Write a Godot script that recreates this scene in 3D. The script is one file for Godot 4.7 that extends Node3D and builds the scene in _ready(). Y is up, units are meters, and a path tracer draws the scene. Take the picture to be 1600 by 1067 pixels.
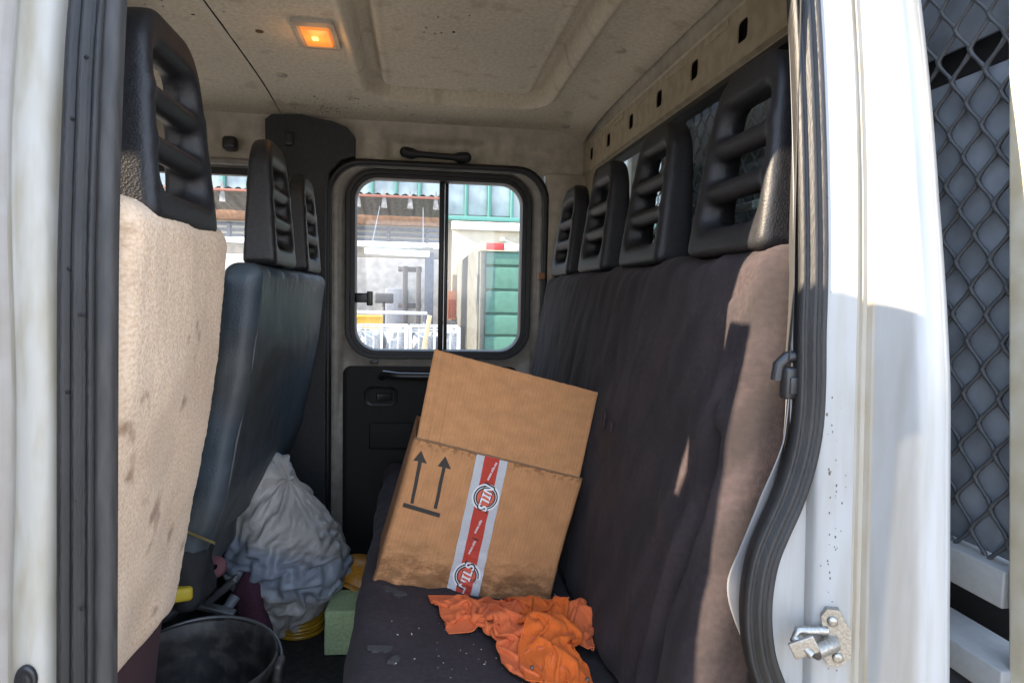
extends Node3D
# Crew cab of a work van seen through its open rear side door, built part by part.
# All shapes are given in metres from a point at eye height (EYE above the ground).

const EYE := 1.70
var used := {}
var noise_cache := {}
var mats := {}
var wob := FastNoiseLite.new()
var fine := FastNoiseLite.new()
var rng := RandomNumberGenerator.new()


class MB:
	var st := SurfaceTool.new()
	var g := 1
	var tint = null
	var col := Color.WHITE

	func _init() -> void:
		st.begin(Mesh.PRIMITIVE_TRIANGLES)
		flat()

	func flat() -> MB:
		st.set_smooth_group(-1)
		return self

	func smooth() -> MB:
		g += 1
		st.set_smooth_group(g)
		return self

	func v(p: Vector3, uv := Vector2.ZERO) -> void:
		st.set_color(tint.call(p) if tint != null else col)
		st.set_uv(uv)
		st.add_vertex(p)

	func tri(a: Vector3, b: Vector3, c: Vector3) -> void:
		v(a)
		v(b)
		v(c)

	func quad(a: Vector3, b: Vector3, c: Vector3, d: Vector3) -> void:
		tri(a, b, c)
		tri(a, c, d)

	# f(u, v) with u, v in 0..1
	func grid(n: int, m: int, f: Callable) -> MB:
		var p := PackedVector3Array()
		for j in m + 1:
			for i in n + 1:
				p.append(f.call(float(i) / n, float(j) / m))
		for j in m:
			for i in n:
				var a := j * (n + 1) + i
				var u0 := float(i) / n
				var u1 := float(i + 1) / n
				var v0 := float(j) / m
				var v1 := float(j + 1) / m
				v(p[a], Vector2(u0, v0))
				v(p[a + 1], Vector2(u1, v0))
				v(p[a + n + 2], Vector2(u1, v1))
				v(p[a], Vector2(u0, v0))
				v(p[a + n + 2], Vector2(u1, v1))
				v(p[a + n + 1], Vector2(u0, v1))
		return self

	func steps(h: float, r: float, n: int, k: int) -> PackedFloat32Array:
		var s := PackedFloat32Array()
		for i in k:
			s.append(-h if i == 0 else -(h - r + r * tan(float(k - i) / k * PI / 4)))
		for i in n + 1:
			s.append(lerpf(-(h - r), h - r, float(i) / n))
		for i in k:
			s.append(h if i == k - 1 else h - r + r * tan(float(i + 1) / k * PI / 4))
		return s

	func rbox(xf: Transform3D, size: Vector3, r: float, n := Vector3i.ONE, k := 2, warp = null) -> MB:
		smooth()
		var h := size / 2
		r = minf(r, minf(h.x, minf(h.y, h.z)) * 0.999)
		var ax := [steps(h.x, r, n.x, k), steps(h.y, r, n.y, k), steps(h.z, r, n.z, k)]
		for d in 3:
			var e := (d + 1) % 3
			var f := (d + 2) % 3
			for s in [-1.0, 1.0]:
				var le: PackedFloat32Array = ax[e]
				var lf: PackedFloat32Array = ax[f]
				var pts := PackedVector3Array()
				for b in lf:
					for a in le:
						var p := Vector3.ZERO
						p[d] = s * h[d]
						p[e] = a
						p[f] = b
						var q := p.clamp(-(h - Vector3.ONE * r), h - Vector3.ONE * r)
						p = q + (p - q).normalized() * r
						if warp != null:
							p = warp.call(p)
						pts.append(xf * p)
				var w := le.size()
				for j in lf.size() - 1:
					for i in w - 1:
						var o := j * w + i
						if s > 0:
							quad(pts[o], pts[o + w], pts[o + w + 1], pts[o + 1])
						else:
							quad(pts[o], pts[o + 1], pts[o + w + 1], pts[o + w])
		return self

	func box(a: Vector3, b: Vector3, r := 0.004) -> MB:
		return rbox(Transform3D(Basis(), (a + b) / 2), (b - a).abs(), r, Vector3i.ONE, 1)

	func tube(pts: Array, rad, sides := 8, cap := true, closed := false) -> MB:
		smooth()
		var n := pts.size()
		var rows := []
		var nor := Vector3.ZERO
		for i in n:
			var a: Vector3 = pts[(i - 1 + n) % n] if closed else pts[maxi(i - 1, 0)]
			var b: Vector3 = pts[(i + 1) % n] if closed else pts[mini(i + 1, n - 1)]
			var t := (b - a).normalized()
			if i == 0:
				nor = t.cross(Vector3.UP if absf(t.y) < 0.9 else Vector3.RIGHT).normalized()
			else:
				nor = (nor - t * nor.dot(t)).normalized()
			var bi := t.cross(nor)
			var r: float = rad[i] if rad is Array else rad
			var row := PackedVector3Array()
			for k in sides:
				var w := TAU * k / sides
				row.append(pts[i] + (nor * cos(w) + bi * sin(w)) * r)
			rows.append(row)
		for i in (n if closed else n - 1):
			var r0: PackedVector3Array = rows[i]
			var r1: PackedVector3Array = rows[(i + 1) % n]
			for k in sides:
				var l := (k + 1) % sides
				quad(r0[k], r0[l], r1[l], r1[k])
		if cap and not closed:
			flat()
			for e in [0, n - 1]:
				for k in sides:
					var l := (k + 1) % sides
					if e == 0:
						tri(pts[0], rows[0][l], rows[0][k])
					else:
						tri(pts[n - 1], rows[n - 1][k], rows[n - 1][l])
		return self

	func lathe(prof: Array, n: int, xf: Transform3D) -> MB:
		smooth()
		for i in prof.size() - 1:
			for k in n:
				var a := TAU * k / n
				var b := TAU * (k + 1) / n
				var p: Vector2 = prof[i]
				var q: Vector2 = prof[i + 1]
				if k == n - 1:
					b = 0.0
				quad(xf * Vector3(p.x * cos(a), p.y, p.x * sin(a)), xf * Vector3(p.x * cos(b), p.y, p.x * sin(b)), xf * Vector3(q.x * cos(b), q.y, q.x * sin(b)), xf * Vector3(q.x * cos(a), q.y, q.x * sin(a)))
		return self

	func prism(poly: PackedVector2Array, z0: float, z1: float, xf := Transform3D()) -> MB:
		flat()
		var t := Geometry2D.triangulate_polygon(poly)
		for i in range(0, t.size(), 3):
			var a := poly[t[i]]
			var b := poly[t[i + 1]]
			var c := poly[t[i + 2]]
			if (b - a).cross(c - a) > 0:
				var s := b
				b = c
				c = s
			tri(xf * Vector3(a.x, a.y, z1), xf * Vector3(b.x, b.y, z1), xf * Vector3(c.x, c.y, z1))
			tri(xf * Vector3(a.x, a.y, z0), xf * Vector3(c.x, c.y, z0), xf * Vector3(b.x, b.y, z0))
		var n := poly.size()
		for i in n:
			var a := poly[i]
			var b := poly[(i + 1) % n]
			quad(xf * Vector3(a.x, a.y, z0), xf * Vector3(b.x, b.y, z0), xf * Vector3(b.x, b.y, z1), xf * Vector3(a.x, a.y, z1))
		return self

	# plate between two outlines with the same number of corners; (prof) gives [inset 0..1, z] rows from outer to inner
	func ring(outer: PackedVector2Array, inner: PackedVector2Array, prof: Array, xf := Transform3D(), soft := false) -> MB:
		flat()
		if soft:
			smooth()
		var n := outer.size()
		for k in prof.size() - 1:
			var p: Vector2 = prof[k]
			var q: Vector2 = prof[k + 1]
			for i in n:
				var j := (i + 1) % n
				var a := outer[i].lerp(inner[i], p.x)
				var b := outer[j].lerp(inner[j], p.x)
				var c := outer[j].lerp(inner[j], q.x)
				var d := outer[i].lerp(inner[i], q.x)
				quad(xf * Vector3(a.x, a.y, p.y), xf * Vector3(b.x, b.y, p.y), xf * Vector3(c.x, c.y, q.y), xf * Vector3(d.x, d.y, q.y))
		return self

	# profile points (along u, along w) carried along a path
	func sweep(path: Array, us: Array, ws: Array, prof: Array, hard := false) -> MB:
		smooth()
		for k in prof.size() - 1:
			if hard:
				smooth()
			var p: Vector2 = prof[k]
			var q: Vector2 = prof[k + 1]
			for i in path.size() - 1:
				quad(path[i] + us[i] * p.x + ws[i] * p.y, path[i + 1] + us[i + 1] * p.x + ws[i + 1] * p.y, path[i + 1] + us[i + 1] * q.x + ws[i + 1] * q.y, path[i] + us[i] * q.x + ws[i] * q.y)
		return self

	# surface nets over the field f (negative inside)
	func nets(lo: Vector3, hi: Vector3, cell: float, f: Callable, xf := Transform3D()) -> MB:
		smooth()
		var nx := int(ceil((hi.x - lo.x) / cell)) + 1
		var ny := int(ceil((hi.y - lo.y) / cell)) + 1
		var nz := int(ceil((hi.z - lo.z) / cell)) + 1
		var val := PackedFloat32Array()
		val.resize(nx * ny * nz)
		var o := 0
		for z in nz:
			for y in ny:
				for x in nx:
					val[o] = f.call(lo + Vector3(x, y, z) * cell)
					o += 1
		var vert := PackedVector3Array()
		vert.resize(val.size())
		var sy := nx
		var sz := nx * ny
		var off := [0, 1, sy, sy + 1, sz, sz + 1, sz + sy, sz + sy + 1]
		var edges := [[0, 1], [2, 3], [4, 5], [6, 7], [0, 2], [1, 3], [4, 6], [5, 7], [0, 4], [1, 5], [2, 6], [3, 7]]
		for z in nz - 1:
			for y in ny - 1:
				for x in nx - 1:
					o = x + y * sy + z * sz
					var inside := 0
					for k in 8:
						if val[o + off[k]] < 0.0:
							inside += 1
					if inside == 0 or inside == 8:
						continue
					var sum := Vector3.ZERO
					var cnt := 0
					for e in edges:
						var a: int = e[0]
						var b: int = e[1]
						var va := val[o + off[a]]
						var vb := val[o + off[b]]
						if (va < 0.0) != (vb < 0.0):
							var t := va / (va - vb)
							sum += Vector3(a & 1, (a >> 1) & 1, a >> 2).lerp(Vector3(b & 1, (b >> 1) & 1, b >> 2), t)
							cnt += 1
					vert[o] = xf * (lo + (Vector3(x, y, z) + sum / cnt) * cell)
		for z in range(1, nz - 1):
			for y in range(1, ny - 1):
				for x in range(1, nx - 1):
					o = x + y * sy + z * sz
					var s0 := val[o] < 0.0
					if s0 != (val[o + 1] < 0.0):
						if s0:
							quad(vert[o], vert[o - sz], vert[o - sy - sz], vert[o - sy])
						else:
							quad(vert[o], vert[o - sy], vert[o - sy - sz], vert[o - sz])
					if s0 != (val[o + sy] < 0.0):
						if s0:
							quad(vert[o], vert[o - 1], vert[o - 1 - sz], vert[o - sz])
						else:
							quad(vert[o], vert[o - sz], vert[o - 1 - sz], vert[o - 1])
					if s0 != (val[o + sz] < 0.0):
						if s0:
							quad(vert[o], vert[o - sy], vert[o - sy - 1], vert[o - 1])
						else:
							quad(vert[o], vert[o - 1], vert[o - 1 - sy], vert[o - sy])
		return self

	func mesh() -> ArrayMesh:
		st.generate_normals()
		st.index()
		return st.commit()


static func rrect(x0: float, y0: float, x1: float, y1: float, r: float, k := 6, rb := -1.0) -> PackedVector2Array:
	var p := PackedVector2Array()
	if rb < 0:
		rb = r
	for c in [[x1 - rb, y0 + rb, -PI / 2, rb], [x1 - r, y1 - r, 0.0, r], [x0 + r, y1 - r, PI / 2, r], [x0 + rb, y0 + rb, PI, rb]]:
		for i in k + 1:
			var a: float = c[2] + PI / 2 * i / k
			p.append(Vector2(c[0] + cos(a) * c[3], c[1] + sin(a) * c[3]))
	return p


static func sd_rrect(p: Vector2, h: Vector2, r: float) -> float:
	var q := p.abs() - h + Vector2(r, r)
	return Vector2(maxf(q.x, 0), maxf(q.y, 0)).length() + minf(maxf(q.x, q.y), 0.0) - r


static func smin(a: float, b: float, k: float) -> float:
	var h := maxf(k - absf(a - b), 0.0) / k
	return minf(a, b) - h * h * k * 0.25


static func capsule(p: Vector3, a: Vector3, b: Vector3, r: float) -> float:
	var t := clampf((p - a).dot(b - a) / (b - a).length_squared(), 0, 1)
	return (p - a - (b - a) * t).length() - r


static func cone(p: Vector3, a: Vector3, b: Vector3, ra: float, rb: float) -> float:
	var t := clampf((p - a).dot(b - a) / (b - a).length_squared(), 0, 1)
	return (p - a - (b - a) * t).length() - lerpf(ra, rb, t)


# y goes through the points (sorted by x descending or ascending), linear between
static func table(t: Array, y: float) -> float:
	var a: Vector2 = t[0]
	for i in range(1, t.size()):
		var b: Vector2 = t[i]
		if y <= maxf(a.x, b.x) and y >= minf(a.x, b.x):
			return lerpf(a.y, b.y, (y - a.x) / (b.x - a.x))
		a = b
	var f: Vector2 = t[0]
	return f.y if absf(y - f.x) < absf(y - a.x) else a.y


func numbered(nm: String) -> String:
	var n: int = used.get(nm, 0)
	used[nm] = n + 1
	return nm if n == 0 else "%s_%03d" % [nm, n]


func tag(o: Node3D, label: String, category: String, group := "", kind := "") -> Node3D:
	if label:
		o.set_meta("label", label)
	if category:
		o.set_meta("category", category)
	if group:
		o.set_meta("group", group)
	if kind:
		o.set_meta("kind", kind)
	return o


func thing(nm: String, label: String, category: String, base: Vector3, group := "") -> Node3D:
	var o := Node3D.new()
	o.name = numbered(nm)
	add_child(o)
	o.position = base + Vector3(0, EYE, 0)
	return tag(o, label, category, group)


# one mesh as a part (of a top-level thing) or sub-part (of a part)
func part(parent: Node3D, nm: String, m, mt: Material, label := "", kind := "") -> MeshInstance3D:
	var o := MeshInstance3D.new()
	o.mesh = m.mesh() if m is MB else m
	o.material_override = mt
	o.name = nm
	parent.add_child(o, true)
	if parent.get_parent() == self:
		o.position = Vector3(0, EYE, 0) - parent.position
	if label:
		o.set_meta("label", label)
	if kind:
		o.set_meta("kind", kind)
	return o


func solo(nm: String, label: String, category: String, m: MB, mt: Material, base: Vector3, group := "", kind := "") -> MeshInstance3D:
	var st := SurfaceTool.new()
	st.append_from(m.mesh(), 0, Transform3D(Basis(), -base))
	var o := MeshInstance3D.new()
	o.mesh = st.commit()
	o.material_override = mt
	o.name = numbered(nm)
	add_child(o)
	o.position = base + Vector3(0, EYE, 0)
	tag(o, label, category, group, kind)
	return o


func noise_tex(freq: float, oct: int, c0: Color, c1: Color, size := 512, kind := 0, lo := 0.0, hi := 1.0) -> NoiseTexture2D:
	var key := "%s %s %s %s %s %s %s %s" % [freq, oct, c0, c1, size, kind, lo, hi]
	if noise_cache.has(key):
		return noise_cache[key]
	var n := FastNoiseLite.new()
	n.seed = 7 + noise_cache.size()
	n.frequency = freq
	n.fractal_octaves = oct
	n.noise_type = FastNoiseLite.TYPE_SIMPLEX_SMOOTH
	if kind == 1:
		n.fractal_type = FastNoiseLite.FRACTAL_RIDGED
	if kind == 2:
		n.noise_type = FastNoiseLite.TYPE_CELLULAR
	var g := Gradient.new()
	g.offsets = PackedFloat32Array([lo, hi])
	g.colors = PackedColorArray([c0, c1])
	var t := NoiseTexture2D.new()
	t.width = size
	t.height = size
	t.seamless = true
	t.noise = n
	t.color_ramp = g
	noise_cache[key] = t
	return t


func gray(v: float) -> Color:
	return Color(v, v, v)


# c is the real-world (linear) base colour. tex: [freq, octaves, dark, light, kind, lo, hi], bump: [freq, octaves, centimetres, kind], s: repeats per metre
func mat(c: Color, rough: float, o := {}) -> StandardMaterial3D:
	var m := StandardMaterial3D.new()
	m.albedo_color = c.linear_to_srgb()
	m.roughness = rough
	m.cull_mode = BaseMaterial3D.CULL_DISABLED
	m.metallic = o.get("metal", 0.0)
	m.metallic_specular = o.get("spec", 0.5)
	m.vertex_color_use_as_albedo = o.get("vc", false)
	var s: float = o.get("s", 1.0)
	if not o.get("uv", false):
		m.uv1_triplanar = true
		m.uv1_scale = Vector3(s, s, s)
		if o.has("ss"):
			m.uv1_scale = o.ss
	if o.has("tex"):
		var t: Array = o.tex
		m.albedo_texture = noise_tex(t[0], t[1], t[2] if t[2] is Color else gray(t[2]), t[3] if t[3] is Color else gray(t[3]), o.get("size", 512), t[4] if t.size() > 4 else 0, t[5] if t.size() > 5 else 0.0, t[6] if t.size() > 6 else 1.0)
	if o.has("bump"):
		var b: Array = o.bump
		m.heightmap_enabled = true
		m.heightmap_texture = noise_tex(b[0], b[1], Color.BLACK, Color.WHITE, 512, b[3] if b.size() > 3 else 0)
		m.heightmap_scale = b[2]
	if o.has("rough"):
		var r: Array = o.rough
		m.roughness = 1.0
		m.roughness_texture = noise_tex(r[0], r[1], gray(r[2]), gray(r[3]))
	if o.has("rim"):
		m.rim_enabled = true
		m.rim = o.rim
		m.rim_tint = 0.6
	if o.has("glow"):
		m.emission_enabled = true
		m.emission = o.glow
		m.emission_energy_multiplier = o.get("power", 1.0)
	return m


func glass(c: Color, a: float, rough := 0.03) -> StandardMaterial3D:
	var m := mat(c, rough)
	m.albedo_color.a = a
	m.uv1_triplanar = false
	m.transparency = BaseMaterial3D.TRANSPARENCY_ALPHA
	return m


# depth of the van's near side at height y: the body leans in towards the roof
static func zt(y: float) -> float:
	return -0.785 - 0.06 * y - 0.15 * y * y if y > 0 else -0.785 - 0.05 * y


const SIDE := Basis(Vector3(0, 0, -1), Vector3(0, 1, 0), Vector3(1, 0, 0))  # local x = depth, y = up, z = towards the rear


func side(x: float) -> Transform3D:
	return Transform3D(SIDE, Vector3(x, 0, 0))


func at(z: float) -> Transform3D:
	return Transform3D(Basis(), Vector3(0, 0, z))


func _ready() -> void:
	# camera, sky, sun, exposure
	var cam := Camera3D.new()
	cam.name = "camera"
	add_child(cam)
	cam.rotation_order = EULER_ORDER_YXZ
	cam.position = Vector3(0, EYE, 0)
	cam.rotation_degrees = Vector3(-3.875, -8.0005, 1.2)
	cam.fov = 54.31
	cam.near = 0.02
	cam.far = 400.0
	cam.current = true
	var env := Environment.new()
	env.background_mode = Environment.BG_SKY
	var sm := ProceduralSkyMaterial.new()
	sm.sky_top_color = Color(0.60, 0.69, 0.82)
	sm.sky_horizon_color = Color(0.93, 0.925, 0.92)
	sm.sky_curve = 0.18
	sm.ground_bottom_color = Color(0.35, 0.34, 0.32)
	sm.ground_horizon_color = Color(0.7, 0.72, 0.74)
	sm.sky_energy_multiplier = 1.1
	env.sky = Sky.new()
	env.sky.sky_material = sm
	env.ambient_light_source = Environment.AMBIENT_SOURCE_SKY
	env.tonemap_mode = Environment.TONE_MAPPER_LINEAR
	env.tonemap_exposure = 4.8
	env.sdfgi_enabled = true
	env.ssao_enabled = true
	env.ssil_enabled = true
	var we := WorldEnvironment.new()
	we.name = "daylight"
	we.environment = env
	add_child(we)
	var sun := DirectionalLight3D.new()
	sun.name = "sun"
	add_child(sun)
	var to_sun := Vector3(-1.0, 0.55, 0.125).normalized()
	sun.look_at_from_position(to_sun * 30 + Vector3(0, EYE, 0), Vector3(0, EYE, 0))
	sun.light_color = Color(1.0, 0.92, 0.81)
	sun.light_energy = 1.6
	sun.light_angular_distance = 0.5
	sun.shadow_enabled = true

	rng.seed = 11
	wob.seed = 3
	wob.frequency = 1.0
	wob.fractal_octaves = 3
	fine.seed = 5
	fine.frequency = 1.0
	fine.fractal_type = FastNoiseLite.FRACTAL_RIDGED
	fine.fractal_octaves = 2
	materials()
	yard()
	var van := thing("crew_van", "white crew cab work van with beige headliner and its rear side door open", "van", Vector3(0, -EYE, -1.69))
	van_shell(van)
	van_ceiling(van)
	van_far_side(van)
	van_rear_wall(van)
	van_near_side(van)
	cargo_cage()
	seats()
	belongings()


func materials() -> void:
	mats.liner = mat(Color(0.77, 0.715, 0.59), 0.95, {"s": 2.5, "tex": [0.05, 5, Color(0.86, 0.84, 0.80), Color(1, 1, 1)], "bump": [0.2, 4, 0.05], "rim": 0.3, "vc": true})
	mats.liner_wall = mat(Color(0.56, 0.51, 0.41), 0.6, {"s": 2.0, "tex": [0.015, 4, 0.78, 1.0], "bump": [0.01, 2, 0.3]})
	mats.dirty_paint = mat(Color(0.46, 0.41, 0.30), 0.45, {"s": 3.0, "tex": [0.012, 5, Color(0.91, 0.89, 0.86), Color(1, 1, 1), 0, 0.2, 0.7], "bump": [0.02, 3, 0.03]})
	mats.white_paint = mat(Color(0.335, 0.342, 0.34), 0.28, {"ss": Vector3(3.0, 0.35, 3.0), "tex": [0.02, 5, Color(0.93, 0.915, 0.88), Color(1, 1, 1), 0, 0.15, 0.6], "bump": [0.006, 2, 0.12]})
	mats.cream_paint = mat(Color(0.40, 0.385, 0.345), 0.35, {"ss": Vector3(3.0, 0.5, 3.0), "tex": [0.02, 5, Color(0.88, 0.85, 0.78), Color(1, 1, 1), 0, 0.15, 0.6], "bump": [0.006, 2, 0.12]})
	mats.pink_paint = mat(Color(0.35, 0.325, 0.295), 0.4, {"s": 1.7, "tex": [0.012, 5, Color(0.93, 0.91, 0.88), Color(1, 1, 1), 0, 0.2, 0.6], "bump": [0.006, 2, 0.12]})
	mats.rust_line = mat(Color(0.39, 0.38, 0.35), 0.6, {"s": 3.0, "ss": Vector3(4, 0.5, 4), "tex": [0.03, 4, Color(0.90, 0.84, 0.73), Color(1, 1, 1)]})
	mats.grey_paint = mat(Color(0.33, 0.31, 0.27), 0.4, {"s": 2.0, "tex": [0.02, 4, 0.8, 1.0]})
	mats.rubber = mat(Color(0.024, 0.024, 0.025), 0.55, {"s": 3.0, "tex": [0.02, 5, 0.55, Color(1, 0.97, 0.94)], "bump": [0.15, 3, 0.05], "ss": Vector3(6, 0.8, 6)})
	mats.trim_grey = mat(Color(0.06, 0.057, 0.054), 0.6, {"s": 3.0, "tex": [0.02, 5, 0.6, 1.0], "ss": Vector3(8, 1.0, 8)})
	mats.black_rubber = mat(Color(0.012, 0.012, 0.013), 0.5, {"s": 3.0})
	mats.black = mat(Color(0.008, 0.008, 0.009), 0.8)
	mats.dark_trim = mat(Color(0.024, 0.027, 0.029), 0.6, {"s": 4.0, "tex": [0.02, 4, 0.75, 1.0], "bump": [0.2, 2, 0.03]})
	mats.door_card = mat(Color(0.009, 0.0085, 0.008), 0.7, {"s": 4.0, "bump": [0.2, 2, 0.03]})
	mats.leather = mat(Color(0.016, 0.017, 0.021), 0.55, {"s": 5.0, "tex": [0.015, 5, 0.65, Color(1.0, 0.98, 0.97)], "bump": [0.12, 2, 0.05, 2]})
	mats.leather_worn = mat(Color(0.022, 0.022, 0.025), 0.45, {"s": 5.0, "tex": [0.03, 5, 0.6, Color(1, 1, 1)], "bump": [0.09, 3, 0.10, 2]})
	mats.cover = mat(Color(0.042, 0.0285, 0.030), 0.95, {"s": 3.0, "tex": [0.05, 5, Color(0.75, 0.74, 0.76), Color(1, 1, 1), 0, 0.15, 0.85], "bump": [0.3, 2, 0.04], "rim": 0.18, "vc": true})
	mats.fleece = mat(Color(0.72, 0.55, 0.39), 1.0, {"s": 3.0, "tex": [0.09, 3, Color(0.88, 0.84, 0.80), Color(1, 1, 1), 0, 0.2, 0.6], "bump": [0.16, 3, 0.12], "rim": 0.6, "vc": true})
	mats.vinyl = mat(Color(0.105, 0.114, 0.117), 0.5, {"s": 2.0, "tex": [0.012, 5, 0.7, 1.0], "bump": [0.15, 3, 0.06], "vc": true})
	mats.maroon = mat(Color(0.05, 0.022, 0.025), 0.9, {"s": 4.0})
	mats.floor = mat(Color(0.035, 0.034, 0.034), 0.8, {"s": 3.0, "tex": [0.02, 5, 0.4, 1.0], "bump": [0.06, 3, 0.2]})
	mats.metal = mat(Color(0.50, 0.49, 0.46), 0.35, {"metal": 0.85, "s": 20.0, "tex": [0.02, 4, Color(0.7, 0.68, 0.64), Color(1, 1, 1)]})
	mats.dark_metal = mat(Color(0.12, 0.12, 0.12), 0.45, {"metal": 0.6, "s": 8.0})
	mats.cage = mat(Color(0.075, 0.082, 0.09), 0.55, {"s": 3.0, "tex": [0.02, 4, 0.75, 1.0]})
	mats.rail = mat(Color(0.27, 0.275, 0.27), 0.5, {"s": 4.0, "tex": [0.03, 5, 0.92, 1.0]})
	mats.cage_beige = mat(Color(0.52, 0.50, 0.42), 0.5, {"s": 2.0, "tex": [0.015, 4, Color(0.88, 0.84, 0.76), Color(1, 1, 1)]})
	mats.sheet = mat(Color(0.22, 0.255, 0.30), 0.6, {"s": 1.0, "tex": [0.02, 5, 0.7, 1.0]})
	mats.pane = glass(Color(0.75, 0.80, 0.78), 0.16)
	mats.pane_dark = glass(Color(0.10, 0.14, 0.13), 0.45)
	mats.pane_smoked = glass(Color(0.02, 0.02, 0.02), 0.93)
	mats.webbing = mat(Color(0.20, 0.20, 0.205), 0.85, {"s": 8.0, "bump": [0.4, 1, 0.05]})
	mats.dark_webbing = mat(Color(0.03, 0.03, 0.03), 0.85)
	mats.plastic_black = mat(Color(0.02, 0.02, 0.022), 0.35, {"s": 4.0})


func yard() -> void:
	var gm := mat(Color(0.36, 0.335, 0.30), 0.9, {"s": 0.25, "tex": [0.02, 6, 0.72, 1.0], "bump": [0.2, 4, 0.6]})
	var g := MB.new()
	g.quad(Vector3(-150, -EYE, -150), Vector3(150, -EYE, -150), Vector3(150, -EYE, 150), Vector3(-150, -EYE, 150))
	solo("ground", "pale concrete yard surface around the van", "ground", g, gm, Vector3(0, -EYE, 0), "", "structure")

	# shipping container, door end towards the van
	var green := mat(Color(0.075, 0.21, 0.155), 0.5, {"s": 0.8, "tex": [0.02, 5, 0.85, 1.0]})
	var green_dark := mat(Color(0.10, 0.11, 0.10), 0.6, {"s": 1.0, "tex": [0.02, 4, 0.7, 1.0]})
	var white_m := mat(Color(0.75, 0.75, 0.73), 0.5)
	var red_m := mat(Color(0.50, 0.04, 0.04), 0.5)
	var c := thing("shipping_container", "green shipping container with horizontal ribs and red and white top edge", "container", Vector3(2.05, -EYE, -13))
	var b := MB.new()
	b.box(Vector3(0.95, -1.55, -16), Vector3(3.2, 0.68, -10.05), 0.01)
	part(c, "body", b, green)
	var ys := [0.66, 0.45, 0.09, -0.27, -0.60, -0.95, -1.52]
	for i in 6:
		b = MB.new()
		b.rbox(at(-10.03) * Transform3D(Basis(), Vector3(2.08, (ys[i] + ys[i + 1]) / 2, 0)), Vector3(2.2, ys[i] - ys[i + 1] - 0.035, 0.06), 0.015)
		part(c, "panel", b, green)
	b = MB.new()
	b.box(Vector3(0.90, -1.6, -10.10), Vector3(0.98, 0.70, -9.98), 0.008)
	part(c, "corner_post", b, green_dark)
	b = MB.new()
	b.box(Vector3(0.87, -1.55, -15.9), Vector3(0.945, 0.74, -10.12), 0.008)
	part(c, "side_wall", b, mat(Color(0.13, 0.14, 0.135), 0.6, {"s": 0.6, "tex": [0.02, 4, 0.7, 1.0]}))
	for i in 8:
		b = MB.new()
		b.box(Vector3(0.99 + i * 0.27, 0.69, -10.05), Vector3(0.99 + i * 0.27 + 0.27, 0.79, -9.97), 0.002)
		part(c, "stripe", b, red_m if i % 2 == 0 else white_m)
	b = MB.new()
	b.rbox(Transform3D(Basis(), Vector3(0.93, 0.72, -10.03)), Vector3(0.12, 0.11, 0.12), 0.02)
	part(c, "corner_casting", b, mat(Color(0.55, 0.52, 0.30), 0.6))

	# beige building with green framed glazing above
	var beige := mat(Color(0.62, 0.52, 0.39), 0.85, {"s": 0.4, "tex": [0.02, 5, 0.88, 1.0]})
	var conc := mat(Color(0.40, 0.38, 0.34), 0.9, {"s": 0.5, "tex": [0.03, 5, 0.75, 1.0]})
	var frame := mat(Color(0.10, 0.30, 0.26), 0.4)
	var pane := mat(Color(0.55, 0.64, 0.66), 0.12, {"s": 0.3, "tex": [0.01, 3, 0.7, 1.0]})
	var bl := thing("beige_building", "beige rendered building with green framed upper glazing and orange shutter", "building", Vector3(3, -EYE, -17))
	b = MB.new()
	b.box(Vector3(0.77, -1.7, -22), Vector3(14, 1.75, -16), 0.01)
	part(bl, "wall", b, beige)
	b = MB.new()
	b.box(Vector3(0.74, 1.55, -16.05), Vector3(14, 1.75, -15.9), 0.02)
	part(bl, "ledge", b, mat(Color(0.55, 0.50, 0.48), 0.8))
	b = MB.new()
	b.box(Vector3(-12, 1.752, -22), Vector3(14, 6.0, -16.12), 0.01)
	part(bl, "glazed_storey", b, mat(Color(0.45, 0.50, 0.50), 0.7))
	for i in 22:
		for row in 3:
			var x := -9.9 + i * 0.55 + 0.033
			b = MB.new()
			b.box(Vector3(x, 1.92 + row * 1.25, -16.11), Vector3(x + 0.47, 3.05 + row * 1.25, -16.07), 0.004)
			part(bl, "pane", b, pane)
	for i in 23:
		b = MB.new()
		b.box(Vector3(-9.95 + i * 0.55, 1.80, -16.1), Vector3(-9.88 + i * 0.55, 5.9, -15.98), 0.006)
		part(bl, "mullion", b, frame)
	for k in 4:
		b = MB.new()
		b.box(Vector3(-12, 1.78 + k * 1.25, -16.1), Vector3(14, 1.88 + k * 1.25, -15.96), 0.006)
		part(bl, "transom", b, frame)
	b = MB.new()
	b.box(Vector3(0.60, -0.58, -16.0), Vector3(1.18, 0.10, -15.86), 0.006)
	var sh := part(bl, "shutter", b, mat(Color(0.72, 0.26, 0.12), 0.7), "orange red slatted shutter in the wall")
	for i in 11:
		b = MB.new()
		b.box(Vector3(0.69 + i * 0.04, -0.54, -15.87), Vector3(0.69 + i * 0.04 + 0.026, -0.10, -15.84), 0.003)
		part(sh, "slat", b, mat(Color(0.52, 0.10, 0.04), 0.6) if i == 0 else sh.get_child(0).material_override)
	b = MB.new()
	b.box(Vector3(0.55, -1.7, -16.0), Vector3(1.6, -0.60, -15.85), 0.01)
	part(bl, "plinth", b, conc)
	b = MB.new()
	b.box(Vector3(1.9, 1.30, -16.0), Vector3(1.98, 1.38, -15.7), 0.01)
	b.tube([Vector3(1.95, 1.34, -15.75), Vector3(2.5, 1.12, -15.7)], 0.02)
	part(bl, "wall_bracket", b, white_m)

	# the open workshop under a corrugated canopy
	var rust := mat(Color(0.36, 0.19, 0.10), 0.8, {"s": 1.0, "tex": [0.02, 5, 0.65, 1.0]})
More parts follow.
